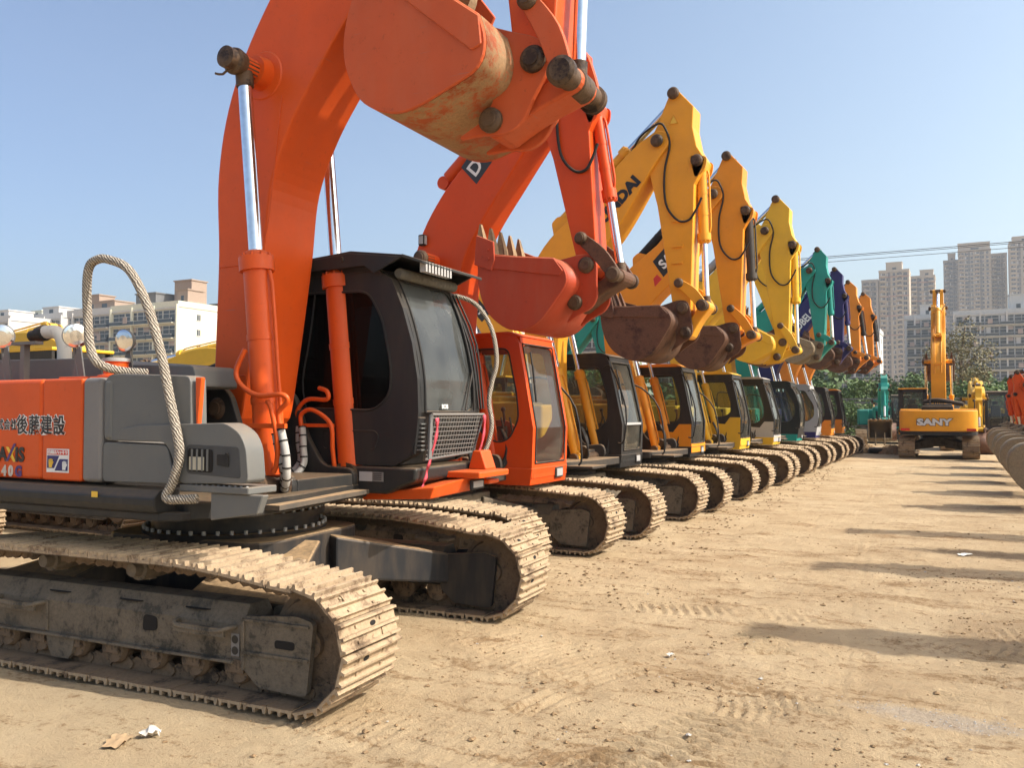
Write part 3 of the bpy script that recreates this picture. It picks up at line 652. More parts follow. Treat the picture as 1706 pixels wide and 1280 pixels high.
# ------------------------------------------------------------------ colours
ORANGE = paint('orange_paint', (.66, .088, .009), .36, .16, grime=.4, var=.14)
ORANGEB = paint('dusty_orange_paint', (.52, .09, .025), .5, .5, grime=.7)
RED = paint('orange_red_paint', (.62, .070, .008), .36, .2, grime=.35)
REDW = paint('worn_orange_red_paint', (.44, .056, .02), .48, .5, grime=.7)
AMBER = paint('amber_paint', (.76, .335, .024), .38, .3, grime=.25)
GOLD = paint('golden_paint', (.76, .275, .018), .40, .3, grime=.3)
YELLOW = paint('yellow_paint', (.72, .43, .035), .42, .35, grime=.4)
TEAL = paint('teal_paint', (.018, .27, .23), .40, .3, grime=.3)
NAVY = paint('navy_paint', (.03, .028, .12), .42, .3, grime=.2)
ORANGE2 = paint('light_orange_paint', (.78, .27, .03), .42, .3, grime=.3)
BKT = mudmetal('worn_brown_bucket', (.15, .075, .045), (.085, .042, .03), .5, .6)
BKTG = mudmetal('dusty_grey_bucket', (.30, .24, .16), (.14, .11, .08), .7, .8)
TIP = mudmetal('muddy_tooth', (.35, .24, .14), (.12, .08, .05), .7, .8)
GREY = paint('hood_grey', (.135, .138, .135), .42, .3, grime=.2)
STRIPE = paint('stripe_grey', (.20, .19, .185), .45, .2, grime=.2)
LGREY = paint('light_grey_paint', (.42, .42, .42), .45, .35, grime=.3)
TEXTW = plain('white_letter', (.8, .8, .78), .5); TEXTK = plain('black_letter', (.012, .012, .014), .45)
TEXTY = plain('yellow_letter', (.8, .5, .05), .5); TEXTP = plain('purple_letter', (.07, .03, .16), .5); TEXTS = plain('silver_letter', (.55, .5, .45), .4); TEXTR = plain('red_letter', (.6, .03, .02), .45)
PINK = plain('pink_ribbon_cloth', (.8, .09, .13), .7); REDT = plain('red_lamp', (.6, .02, .015), .3)
m_, nt_, bs_, N_, L_ = nodes('braided_rope'); v_ = tcoord(nt_); w_ = N_.new('ShaderNodeTexWave'); w_.inputs['Scale'].default_value = 24; w_.inputs['Distortion'].default_value = 5; w_.inputs['Detail'].default_value = 2; w_.bands_direction = 'DIAGONAL'; L_.new(v_, w_.inputs[0])
L_.new(mixc(nt_, w_.outputs['Fac'], (.17, .14, .11), (.48, .43, .36)), bs_.inputs['Base Color']); bs_.inputs['Roughness'].default_value = .95; bump(nt_, w_.outputs['Fac'], 1, .01, bs_); ROPE = m_
def boom_text(boom, P3, s, size, mat, bw, t0, side=-1, off=0, at=None, back=None, pad=(.06, .06), bold=.02, sx=1, red=False):
    """letters on the boom's flat side; t0 = index fraction along the centreline where the word starts"""
    i = int(len(P3)*t0); p = P3[i]; q = P3[-1]; 
    if at: i = len(P3)-8; p = Vector((at[0], at[1], 0)); q = P3[-1]; d = Vector((q.x-P3[i].x, 0, q.y-P3[i].y)).normalized()
    else: d = Vector((q.x-p.x, 0, q.y-p.y)).normalized()
    u = Vector((-d.z, 0, d.x))
    o = Vector((p.x, side*(bw+.006), p.y))+u*(off-size*.36)
    X, Y = (d, u) if side < 0 else (-d, u)
    if side > 0 and u.z < 0: pass
    if back:
        g = G(); W_ = len(s)*size*.66*sx+pad[0]*2; H_ = size*.72+pad[1]*2; o2 = Vector((p.x, 0, p.y))+u*off
        if side > 0: o2 = o2-d*0
        c = [o2-d*pad[0]-u*H_/2, o2+d*(W_-pad[0])-u*H_/2, o2+d*(W_-pad[0]*.2)+u*H_/2, o2-d*pad[0]*.3+u*H_/2] if side < 0 else [o2+d*pad[0]-u*H_/2, o2-d*(W_-pad[0])-u*H_/2, o2-d*(W_-pad[0])+u*H_/2, o2+d*pad[0]+u*H_/2]
        g.prism([(a.x, a.z) for a in c], side*(bw+.001), side*(bw+.004)); pl = g.build('name_plate', back, boom)
        if red:
            e = [c[0]-u*.09, c[1]-u*.09, c[1]-u*.02, c[0]-u*.02]; 
            e = [c[0]-d*.22, c[0]-d*.04, c[3]-d*.02-u*.0, c[3]-d*.2] if False else [c[0]-u*.0-d*.26, c[0]-d*.05, c[0]-d*.05+u*.14, c[0]-d*.16+u*.14]
            g = G(); g.prism([(a.x, a.z) for a in e], side*(bw+.001), side*(bw+.005)); g.build('name_plate', TEXTR, boom, 0)
    return text(s, size, mat, boom, o, X, Y, bold=bold, sx=sx)
MUDOR = mudmetal('mud_caked_orange', (.40, .24, .12), (.50, .12, .045), .42, .7)
# ------------------------------------------------------------------ the big orange excavator in front
def front_machine():
    root = empty('excavator', 'big orange excavator closest to the camera, grey hood, rope-wrapped rail and charcoal cab', 'excavator', (-5.492, 5.392, 0), rad(1.5), 'excavators in the long row')
    S = dict(paint=ORANGE, F=(.17, 1.85), P=(2.62, 7.05), B=(2.90, 4.27), al=rad(39), cf=(.82, 1.26), ch=(.50, 4.56), bw=.30, stickbase=(.9, 6.1), bcy=.50, barrel=1.80, bcr=.105,
             bucketmat=ORANGEB, toothm=TIP, width=1.25, rs=.84, shell=MUDOR, linkmat=ORANGEB, R=(3.14, 4.12), L=(2.57, 3.89), framemat=CABBLK, hoses=False, bk=1.0)
    S['cl'] = [(.17, 1.85, .34), (.22, 2.3, .40), (.295, 3.1, .50), (.33, 3.75, .60), (.50, 4.30, .72), (.82, 4.83, .80), (1.35, 5.50, .80), (2.2, 6.5, .58), (2.62, 7.05, .42)]
    und = bpy.data.objects.new('undercarriage', None)
    lo = root; ya = rad(2.06)
    for s in (-1, 1):
        t = add_track(root, s*1.295, s, 1, .085, MUD, UNDER if s < 0 else UNDERB)
        t.rotation_euler = (0, 0, ya); t.location = (-s*1.295*math.sin(ya), s*1.295*math.cos(ya), 0)
        if s < 0:
            # chain-link mark beside the idler cover
            g = G(); g.box(1.27, 1.335, -.162, -.158, .27, .41); g.build('decal', STRIPE, t)
            g = G()
            for zz in (.305, .375): g.lathe([(0, .016), (.001, .027), (.002, .016)], (1.302, -.163, zz), (0, -1, 0), 12)
            g.build('decal', TEXTK, t)
        else:
            g = G(); g.box(.95, 1.02, -.162, -.158, .40, .47); g.build('decal', plain('blue_decal', (.03, .06, .4), .5), t)
            text('▽', .05, TEXTW, t, (.962, -.164, .415), (1, 0, 0), (0, 0, 1), 'decal')
    g = G(); g.prism(roundpoly([(-.85, -.7), (.85, -.7), (.85, .7), (-.85, .7)], .3), .42, .84, 'z')
    for sx in (-1, 1):
        for sy in (-1, 1):
            pt = [(.45, .35), (.95, .1), (1.45, 1.14), (.6, 1.14)]; pt = [(a*sx, b*sy) for a, b in pt]
            bot = [(*pt[0], .45), (*pt[1], .45), (*pt[2], .27), (*pt[3], .27)]; top = [(*pt[0], .83), (*pt[1], .80), (*pt[2], .54), (*pt[3], .56)]
            if sx*sy < 0: bot = bot[::-1]; top = top[::-1]
            g.hexa(bot, top)
    cb = g.build('car_body', UNDERB, root, .02, 2); cb.rotation_euler = (0, 0, ya)
    g = G(); g.lathe([(0, .74), (.05, .76), (.05, .68), (.14, .68), (.14, .73), (.19, .73), (.19, .66), (.26, .66), (.26, .72), (.30, .72)], (0, 0, .82), (0, 0, 1), 48); sr = g.build('slew_ring', UNDERB, root)
    g = G(); g.cyl((0, 0, 0), (0, 0, .03), .016, n=6); bme = g.mesh('bolt', SILVER)
    for i in range(44):
        a = 2*math.pi*i/44
        for r, z in ((.735, .87), (.705, 1.01)): bo = link_mesh('bolt', bme, sr); bo.location = (r*math.cos(a), r*math.sin(a), z)
    # upper structure
    z0 = 1.12
    g = G(); g.prism(roundpoly([(-1.9, -1.34), (.85, -1.34), (1.12, -1.0), (1.1, -.5), (.95, .3), (.95, 1.4), (-1.9, 1.4)], .05), z0-.03, z0+.09, 'z'); g.build('revolving_frame', CABBLK, root, .01, 1)
    g = G(); g.prism([(-2.3, -1.47), (.72, -1.47), (.86, -1.40), (.86, -1.2), (-2.3, -1.2)], z0-.03, z0+.03, 'z')
    sec = [(-1.50, 1.15), (-1.52, 1.20), (-1.52, 1.25), (-1.47, 1.30), (-1.3, 1.31), (-1.3, 1.13)]
    g.prism(sec, -2.3, .74, 'x'); sk = g.build('side_bumper', CABBLK, root, .012, 2)
    g = G(); g.box(.14, .20, -1.527, -1.524, 1.235, 1.275); g.build('decal', TEXTY, sk)
    # counterweight
    a = [(-1.95, -1.42), (-2.2, -1.42)]+[(-2.2-.62*math.cos(rad(d)), 1.42*math.sin(rad(d))) for d in range(-72, 73, 12)]+[(-2.2, 1.42), (-1.95, 1.42)]
    g = G(); g.prism(a, 1.2, 2.1, 'z'); g.build('counterweight', ORANGE, root, .08, 4, True)
    # right side: orange doors, grey stripe
    g = G(); g.box(-1.94, -.508, -1.45, -.55, 1.325, 2.065); d1 = g.build('side_door', ORANGE, root, .035, 3, True)
    g = G(); g.box(-.50, -.072, -1.45, -.55, 1.325, 2.063); d2 = g.build('side_door', ORANGE, root, .02, 3, True)
    g = G(); g.box(-.070, .128, -1.452, -.55, 1.325, 2.065); g.build('side_door', STRIPE, root, .035, 3, True)
    g = G(); g.box(-1.9, .1, -1.38, -.5, 1.2, 1.33); g.build('bulkhead', GAP_SHADE, root)
    yt = -1.4545
    X = (1, 0, 0); Y = (0, 0, 1)
    for b_, mt, dy in ((.05, TEXTW, 0), (.014, TEXTK, -.002)):
        for k, ch in enumerate('後藤建設'): text(ch, .148, mt, d2 if k > 1 else d1, (-.785+.138*k, yt+dy, 1.672), X, Y, bold=b_, sx=.86)
        for k, ch in enumerate('株式会社'): text(ch, .085, mt, d1, (-1.09+.078*k, yt+dy, 1.695), X, Y, bold=b_, sx=.85)
    text('・', .12, TEXTK, d1, (-.87, yt, 1.70), X, Y)
    for k, (ch, mt) in enumerate(zip('ZAXIS', (TEXTK, TEXTK, TEXTY, TEXTK, TEXTK))):
        text(ch, .145, mt, d1, (-1.105+[0, .11, .205, .305, .345][k], yt, 1.455), X, Y, bold=.04)
    g = G(); g.prism([(-.90, 1.452), (-.875, 1.452), (-.785, 1.585), (-.81, 1.585)], yt-.006, yt-.002); g.build('lettering', TEXTP, d1)
    for k, (ch, mt) in enumerate(zip('240G', (TEXTS, TEXTS, TEXTS, TEXTP))): text(ch, .105, mt, d1, (-1.03+.078*k, yt, 1.345), X, Y, bold=.055)
    g = G(); g.box(-.437, -.197, -1.456, -1.4525, 1.385, 1.555); st = g.build('sticker', TEXTW, d2)
    g = G(); g.box(-.425, -.207, -1.4585, -1.4565, 1.512, 1.547); g.build('sticker', TEXTR, st)
    text('合図はハッキリ', .031, TEXTW, st, (-.421, -1.460, 1.519), X, Y, bold=.02)
    DB = plain('dark_blue_print', (.02, .02, .13), .5)
    g = G(); g.prism([(-.428, 1.415), (-.353, 1.415), (-.298, 1.505), (-.428, 1.505)], -1.4585, -1.4565); g.prism([(-.345, 1.398), (-.205, 1.398), (-.205, 1.482), (-.293, 1.482)], -1.4585, -1.4565); g.build('sticker', DB, st)
    for cx, cz, mt in ((-.388, 1.455, TEXTY), (-.24, 1.44, TEXTW)):   # two little hands
        g = G(); g.prism([(cx-.018, cz-.035), (cx+.014, cz-.035), (cx+.02, cz), (cx-.02, cz)], -1.4605, -1.459)
        for i in range(4): g.prism([(cx-.021+.011*i, cz-.002), (cx-.0125+.011*i, cz-.002), (cx-.013+.012*i, cz+.03-.004*abs(i-1.5)), (cx-.02+.012*i, cz+.03-.004*abs(i-1.5))], -1.4605, -1.459)
        g.prism([(cx+.016, cz-.02), (cx+.032, cz+.004), (cx+.027, cz+.009), (cx+.012, cz-.006)], -1.4605, -1.459); g.build('sticker', mt, st)
    # grey boxes ahead of the doors
    g = G(); g.prism(roundpoly([(.145, 1.62), (.135, 2.03), (.19, 2.085), (.30, 2.088), (.97, 2.062), (.985, 1.62)], .05, 3), -1.44, -1.30); ft = g.build('fuel_tank', GREY, root, .045, 4, True)
    g = G(); g.box(.150, .235, -1.452, -1.33, 1.625, 2.05); g.build('tank_cover', GREY, ft, .03, 3, True)
    g = G(); g.prism(roundpoly([(.145, 1.335), (.145, 1.612), (.77, 1.60), (.845, 1.345)], .04, 3), -1.445, -1.30); g.build('battery_box', GREY, root, .03, 4, True)
    g = G(); g.prism(roundpoly([(.30, 1.625), (.33, 1.70), (.50, 1.73), (1.30, 1.752), (1.42, 1.69), (1.475, 1.60), (1.50, 1.37), (.90, 1.35), (.82, 1.55), (.76, 1.622)], .05, 3), -1.46, -1.30); tb = g.build('tool_box', GREY, root, .05, 4, True)
    g = G(); g.prism(roundpoly([(.965, 1.42), (.965, 1.61), (1.42, 1.60), (1.44, 1.40)], .03), -1.463, -1.457); g.build('box_recess', plain('recess_grey', (.05, .052, .055), .5), tb, .004, 1)
    g = G(); g.prism(roundpoly([(.985, 1.435), (.985, 1.585), (1.20, 1.58), (1.20, 1.43)], .025), -1.468, -1.464); v = g.build('air_vent', GAP_SHADE, tb)
    g = G()
    for i in range(4): g.box(1.02+.045*i, 1.032+.045*i, -1.476, -1.469, 1.44, 1.58)
    g.box(1.0, 1.13, -1.472, -1.4685, 1.445, 1.53, 1); g.build('vent_bar', [GREY, paint('insect_mesh', (.45, .42, .33), .8)], v)
    g = G(); g.prism(roundpoly([(1.24, 1.48), (1.24, 1.55), (1.34, 1.55), (1.34, 1.47)], .012), -1.470, -1.464); g.lathe([(0, .012), (.006, .012)], (1.325, -1.470, 1.55), (0, -1, 0), 10); g.build('latch', BLACK, tb)
    g = G(); g.prism([(1.0, 1.72), (1.02, 1.72), (1.05, 2.05), (.99, 2.05)], -1.42, -1.385); g.build('tank_bracket', ORANGE, root, .006, 1)
    # platform and steps
    g = G(); g.prism([(.9, -1.46), (1.5, -1.46), (1.5, -1.2), (.9, -1.2)], 1.30, 1.345, 'z'); g.prism([(1.16, 1.12), (1.55, 1.18), (1.6, 1.299), (1.16, 1.299)], -1.44, -1.38)
    pf = g.build('step_plate', GREY, root, .006, 1); g = G()
    for i in range(11): g.lathe([(0, .010), (.006, .008)], (.98+.048*i, -1.43, 1.345), (0, 0, 1), 8)
    g.build('step_stud', SILVER, pf)
    g = G(); g.prism([(.5, -.95), (1.24, -.88), (1.06, .43), (.5, .43)], 1.13, 1.165, 'z'); g.build('deck_plate', paint('dusty_deck', (.08, .07, .06), .6, .9), root)
    # hood behind
    g = G(); g.prism(roundpoly([(-2.1, 2.0), (-2.1, 2.27), (-.62, 2.25), (-.52, 2.20), (-.5, 2.0)], .05, 3), -.95, 1.0); g.build('engine_hood', GREY, root, .05, 4, True)
    g = G(); g.prism(roundpoly([(-.49, 2.0), (-.49, 2.20), (.40, 2.17), (.44, 2.0)], .04, 3), -.88, -.46); g.box(-1.9, -.35, -.55, .5, 1.2, 2.0); g.build('engine_hood', GREY, root, .04, 3, True)
    g = G(); g.box(-1.9, -.5, .52, 1.4, 1.2, 2.05); g.build('side_door', ORANGE, root, .04, 3, True)
    # mounts, canister, exhaust, mirrors
    g = G(); g.lathe([(0, .13), (.02, .13), (.03, .09), (.09, .09), (.09, .085), (.115, .085), (.12, .095), (.14, .08)], (-.16, -1.1, 2.075), (0, 0, 1), 20); cn = g.build('filler_cap', ORANGE, root)
    g = G(); g.lathe([(0, .097), (.025, .097), (.03, .06)], (-.16, -1.1, 2.20), (0, 0, 1), 20); g.build('cap_lid', SILVER, cn)
    g = G(); g.prism([(-.68, -1.2), (-.35, -1.2), (-.38, -1.0), (-.64, -1.0)], 2.066, 2.09, 'z'); g.box(-.26, .0, -1.25, -.95, 2.068, 2.085); g.build('hood_bracket', ORANGE, root, .005, 1)
    def mirror(c, r, yaw, foot):
        d = Vector((math.sin(yaw), -math.cos(yaw), -.1)).normalized(); c = Vector(c); g = G()
        g.lathe([(-.05, .03), (-.035, r*.8), (0, r), (.012, r*1.02), (.014, r*.96)], c, d, 28); g.tube([c-d*.04, c-d*.06+Vector((0, 0, -r*.8)), foot], .014, 6, sub=2); g.prism([(foot[0]-.07, foot[2]), (foot[0]+.07, foot[2]), (foot[0]+.02, c.z-r*.9), (foot[0]-.02, c.z-r*.9)], foot[1]-.006, foot[1]+.006)
        o = g.build('mirror', GREY, root)
        g = G(); g.lathe([(.0142, r*.94), (.020, r*.75), (.0245, r*.45), (.026, r*.05)], c, d, 28); g.build('mirror_glass', CHROME, o)
    mirror((-.56, -1.15, 2.41), .095, rad(62), (-.54, -1.13, 2.085)); mirror((-.19, -1.0, 2.37), .088, rad(8), (-.19, -.97, 2.09)); mirror((-1.46, -1.15, 2.44), .10, rad(50), (-1.42, -1.13, 2.07))
    g = G(); g.box(-1.22, -1.17, -1.15, -1.1, 2.05, 2.38); g.box(-1.32, -1.02, -1.16, -1.09, 2.36, 2.385); g.build('rail_post', GREY, root)
    g = G(); g.tube([(-1.72, -.4, 2.15), (-1.72, -.4, 2.42), (-1.78, -.42, 2.54), (-1.92, -.45, 2.55)], .062, 14, sub=5); ex = g.build('exhaust_pipe', paint('white_rusty_pipe', (.6, .56, .5), .6, .3, grime=.7), root)
    g = G(); g.lathe([(0, .06), (.02, .075), (.1, .07), (.12, .05), (.2, .055)], (-1.90, -.45, 2.55), (-1, 0, -.15), 12); g.build('rain_cap', BLACK, ex)
    g = G(); g.tube([(.403, -1.30, 2.095), (.25, -1.40, 2.11), (.155, -1.5, 2.16), (.075, -1.5, 2.26), (.042, -1.5, 2.44), (.024, -1.5, 2.70), (.045, -1.5, 2.84), (.12, -1.5, 2.885), (.236, -1.5, 2.88), (.447, -1.5, 2.79), (.626, -1.5, 2.54), (.762, -1.5, 2.21), (.844, -1.5, 1.93), (.925, -1.5, 1.66), (.945, -1.5, 1.53), (.885, -1.5, 1.36), (.84, -1.51, 1.275), (.875, -1.51, 1.25), (1.0, -1.5, 1.255), (1.075, -1.47, 1.26)], .031, 12, sub=6); o = g.build('handrail', ROPE, root); o['label'] = 'tall arched rail wrapped in pale braided rope'
    # swing-post gear left of the boom foot
    g = G()
    for s in (-1, 1): g.prism(roundpoly([(-.42, 1.2), (-.30, 1.95), (.0, 2.12), (.30, 1.98), (.45, 1.6), (.62, 1.36), (.95, 1.34), (.96, 1.17)], .08), s*.385-.03, s*.385+.03)
    g.box(-.3, .95, -.35, .35, 1.17, 1.3); g.build('boom_bracket', CABBLK, root, .012, 2)
    g = G(); g.cyl((.82, -.68, 1.26), (.82, -.39, 1.26), .095, n=20); g.cyl((.82, .39, 1.26), (.82, .68, 1.26), .095, n=20)
    for s in (-1, 1): g.lathe([(0, .115), (.03, .12), (.05, .10), (.07, .05)], (.82, s*.66, 1.26), (0, s, 0), 20); g.lathe([(0, .13), (.05, .13)], (.82, s*.40, 1.26), (0, s, 0), 20)
    g.build('cylinder_pin', GREASE, root)
    g = G()
    for i in range(5): yy = -.22+.11*i; g.tube([(-.5, yy, 1.25), (-.45-.02*i, yy, 1.8), (-.25, yy, 2.1+.02*i), (.0, yy, 2.2), (.12, yy, 2.0)], .03, 8, sub=4)
    g.build('hydraulic_hose', BLACK, root)
    boom, stk, bk, T, P3 = front_end(root, S)
    # raised boss round the upper pin, weld lines
    g = G(); g.lathe([(0, .20), (.012, .19)], (.52, -.301, 4.55), (0, -1, 0), 28); g.lathe([(0, .135), (.10, .12)], (.51, -.31, 4.56), (0, -1, 0), 20); g.build('pin_boss', ORANGE, boom)
    g = G(); g.lathe([(0, .09), (.07, .105), (.09, .10), (.10, .085), (.17, .085), (.18, .05)], (.50, -.53, 4.565), (0, -1, 0), 18); g.tube([(.5, -.65, 4.5), (.44, -.66, 4.45), (.38, -.68, 4.46)], .01, 5, sub=2); g.build('pivot_pin', GREASE, boom)
    g = G()
    for a, b in (((.07, 3.02), (.50, 3.02)), ((.06, 2.12), (.36, 2.12))): g.tube([(a[0], -.302, a[1]), (b[0], -.302, b[1])], .006, 5, sub=1)
    g.tube([(.55, -.29, 3.22), (.50, .29, 3.22)], .006, 5, sub=1); g.tube([(x, -.302, z) for x, z in [(.72, 4.36), (.66, 3.9), (.60, 3.4), (.55, 3.2)]], .004, 5, sub=3); g.build('weld_seam', ORANGE, boom)
    # cylinder pipes and sleeved hoses
    SL = paint('hose_sleeve', (.42, .41, .39), .8, .2, grime=.6)
    for s, dx in ((-1, 0), (1, 0)):
        y = -.5 if s < 0 else .5; g = G()
        if s < 0:
            g.tube([(.66, -.62, 2.30), (.59, -.64, 2.13), (.66, -.65, 2.02), (.82, -.65, 1.945), (1.02, -.62, 1.95), (1.06, -.6, 1.90), (.98, -.6, 1.82), (1.0, -.6, 1.69)], .02, 8, sub=5)
            g.tube([(.885, -.62, 1.90), (.93, -.63, 1.85), (.98, -.62, 1.62), (.965, -.6, 1.45), (.93, -.6, 1.37)], .02, 8, sub=5)
        else:
            g.tube([(.56, .38, 2.03), (.66, .36, 2.0), (.66, .36, 1.93), (.45, .36, 1.93), (.33, .37, 1.83), (.34, .38, 1.70)], .02, 8, sub=5)
            g.tube([(.40, .34, 1.70), (.40, .34, 1.80), (.52, .34, 1.84), (.70, .36, 1.72), (.71, .38, 1.5), (.72, .4, 1.33)], .02, 8, sub=5)
        g.box(.68, 1.06, y-.13, y-.10, 1.70, 1.735) if s < 0 else g.box(.33, .72, y-.14, y-.11, 1.69, 1.72)
        g.build('oil_pipe', ORANGE, root)
        g = G()
        if s < 0: q = [[(1.0, -.6, 1.69), (1.05, -.6, 1.5), (1.04, -.58, 1.33), (.95, -.5, 1.24), (.8, -.3, 1.22)], [(.95, -.6, 1.66), (.97, -.58, 1.5), (.99, -.55, 1.38), (.9, -.45, 1.27), (.7, -.2, 1.22)]]
        else: q = [[(.34, .38, 1.70), (.36, .36, 1.55), (.39, .34, 1.38), (.28, .25, 1.25), (.1, .1, 1.22)], [(.41, .34, 1.69), (.44, .32, 1.52), (.45, .30, 1.35), (.33, .2, 1.22), (.1, .0, 1.2)]]
        for k in q: g = G(); g.tube(k, .03, 10, sub=6); o = g.build('hydraulic_hose', SL, root)
        g = G()
        for k in q:
            for i in range(0, 22, 3):
                Q = smooth3(k, 6)
                if i+1 < len(Q): d = (Q[i+1]-Q[i]).normalized(); g.cyl(Q[i]-d*.006, Q[i]+d*.006, .034, n=10)
        g.build('hose_tie', BLACK, o)
    # cab
    xr = -.30; pr = [(1.30, 1.37), (1.45, 1.45), (1.515, 1.62), (1.535, 1.82), (1.525, 2.1), (1.47, 2.4), (1.375, 2.7), (1.26, 2.95)]
    fr = [p for p in pr if p[1] > 1.4]
    out = [(xr, 1.37), (1.30, 1.37)]+fr+[(1.12, 3.03), (xr, 3.05)]
    win = roundpoly([(.02, 1.90), (.06, 2.3), (.12, 2.88), (1.02, 2.86), (1.17, 2.62), (1.265, 2.2), (1.255, 1.97), (1.10, 1.835), (.12, 1.86)], .10, 4)
    K = dict(y0=.45, y1=1.50, outline=out, win=win, front=smooth2(fr[2:], 4), zb=1.37, xb=1.30, xt=1.14, zt=3.03, body=CABBLK, sideglass=GLASSD, glass=GLASSD, frontglass=GLASSW, fw=.06, handrail=False, wiper=False)
    c = cab(root, K)
    g = G(); g.prism(roundpoly([(.30, 1.38), (.40, 1.36), (1.0, 1.36), (1.02, 1.40), (1.0, 1.45)], .01), .440, .446)
    g = G(); g.tube([(x, .448, z) for x, z in roundpoly([(.55, 1.50), (.55, 1.66), (1.10, 1.66), (1.14, 1.62), (1.10, 1.50)], .04)], .006, 5, sub=1); g.tube([(x, .448, z) for x, z in [(.36, 1.86), (.32, 2.1), (.40, 2.5), (.46, 2.92)]], .008, 5, sub=3); g.build('door_line', BLACK, c)
    g = G(); g.prism([(xr, 1.13), (1.22, 1.13), (1.52, 1.25), (1.53, 1.36), (xr, 1.36)], .43, 1.51); bp = g.build('base_panel', CABBLK, c, .03, 3, True)
    g = G(); g.box(.96, 1.09, .424, .428, 1.235, 1.315); g.build('sticker', LGREY, bp); g = G(); g.box(1.093, 1.205, .424, .428, 1.235, 1.315); g.build('sticker', STRIPE, bp)
    g = G()
    for i in range(4): g.box(1.105, 1.19, .4215, .4235, 1.25+.016*i, 1.256+.016*i)
    g.build('sticker', TEXTK, bp)
    # dark grille strip beside the mesh guard
    g = G(); g.prism([(1.30, 1.38), (1.50, 1.47), (1.545, 1.78), (1.49, 1.78), (1.44, 1.5)], .455, .56); gs = g.build('side_grille', BLACK, c, .01, 1)
    g = G()
    for i in range(7): g.box(1.50+.004*i, 1.553, .47, .55, 1.50+.036*i, 1.512+.036*i)
    g.build('grille_slat', GREY, gs)
    # visor roof
    g = G(); vy0, vy1 = .36, 1.56
    pro = [(-.2, 3.10), (.35, 3.155), (.90, 3.20), (1.42, 3.125), (1.44, 3.095), (1.16, 3.0), (1.1, 3.06), (-.2, 3.07)]
    g.prism([(-.2, 3.12), (.9, 3.20), (1.42, 3.13), (1.43, 3.11), (.9, 3.175), (-.2, 3.09)], vy0, vy1)
    g.prism([(-.2, 3.10), (.9, 3.18), (1.43, 3.11), (1.15, 2.99), (1.05, 3.06), (-.2, 3.04)], vy0-.012, vy0+.012); g.prism([(-.2, 3.10), (.9, 3.18), (1.43, 3.11), (1.15, 2.99), (1.05, 3.06), (-.2, 3.04)], vy1-.012, vy1+.012)
    g.hexa([(1.42, vy0, 3.11), (1.56, vy0+.1, 3.06), (1.56, vy1-.05, 3.06), (1.42, vy1, 3.11)], [(1.42, vy0, 3.135), (1.56, vy0+.1, 3.085), (1.56, vy1-.05, 3.085), (1.42, vy1, 3.135)])
    g.lathe([(0, .025), (.012, .02)], (.82, vy0-.013, 3.13), (0, -1, 0), 10)
    vo = g.build('roof_visor', CABBLK, c, .004, 1)
    g = G()
    for i in range(9): g.box(1.50, 1.56, .52+.05*i, .545+.05*i, 3.0, 3.085)
    g.build('visor_grille', LGREY, vo)
    g = G(); prof = []
    for i in range(18): prof += [(.052*i, .036), (.052*i+.026, .048), (.052*i+.045, .048)]
    g.lathe(prof, (1.30, .49, 3.0), (0, 1, 0), 14); g.build('rolled_sunshade', paint('sunshade_grey', (.13, .125, .11), .8, .5), c)
    # mesh guard
    g = G(); GX = lambda z: 1.60-.14*max(0, (1.6-z))*2
    ya_, yb_ = .56, 1.47; nz = 9; ny = 20
    g.tube([(1.60, ya_, 1.80), (1.60, yb_, 1.80), (1.52, yb_-.06, 1.45), (1.52, ya_-.0, 1.42), (1.60, ya_, 1.80)], .013, 6, sub=1)
    for i in range(nz):
        t = (i+.5)/nz; z = 1.44+.35*t; x = 1.52+.08*t; g.cyl((x, ya_, z), (x, yb_-.05*(1-t), z), .0045, n=5)
    for i in range(ny):
        y = ya_+(yb_-ya_)*(i+.5)/ny; g.cyl((1.52, y-.02, 1.435), (1.60, y, 1.795), .0045, n=5)
    g.prism([(ya_-.045, 1.43), (ya_+.0, 1.43), (ya_+.02, 1.80), (ya_-.02, 1.80)], 1.585, 1.60, 'x'); gd = g.build('mesh_guard', paint('guard_grey', (.16, .16, .16), .5, .4), c)
    g = G(); g.tube([(1.17, 1.40, 2.92), (1.28, 1.55, 2.93), (1.45, 1.62, 2.84), (1.60, 1.64, 2.60), (1.66, 1.62, 2.30), (1.62, 1.60, 2.1), (1.60, 1.58, 1.92), (1.64, 1.56, 1.7), (1.60, 1.54, 1.5), (1.56, 1.5, 1.42)], .022, 10, sub=6); o = g.build('handrail', ROPE, c); o['label'] = 'cab grab rail wrapped in pale rope'
    g = G()
    for i in range(3): g.tube([(1.26+.02*i, 1.42+.03*i, 2.93), (1.47+.02*i, 1.44+.03*i, 2.45), (1.56+.01*i, 1.45+.03*i, 1.85)], .009, 5, sub=3)
    g.tube([(1.56, 1.2, 1.84), (1.53, 1.38, 2.2)], .010, 5, sub=1); g.build('wiper', BLACK, c)
    # red ornament on the dashboard and the letters on the glass
    g = G()
    for yy in (.60, .70): 
        for k in range(7): a = k*.9; g.ball((1.40+.03*math.cos(a), yy+.04*math.sin(a), 2.03+.012*k), .034, 0, (1, 1, .8), 8)
    o1 = g.build('dashboard_ornament', plain('red_cloth', (.75, .07, .09), .8), None)
    o1.location = (-5.492, 5.392, 0); o1.rotation_euler = (0, 0, rad(1.5)); tag(o1, 'pair of red cloth flowers behind the windscreen of the charcoal cab', 'ornament')
    g = G()
    for yy in (.60, .70): g.cyl((1.40, yy, 1.84), (1.40, yy, 2.03), .008, n=6)
    g.build('stem', TEXTW, o1)
    text('BOB', .055, TEXTW, c, (1.538, .82, 1.85), (0, 1, 0), (0, 0, 1))
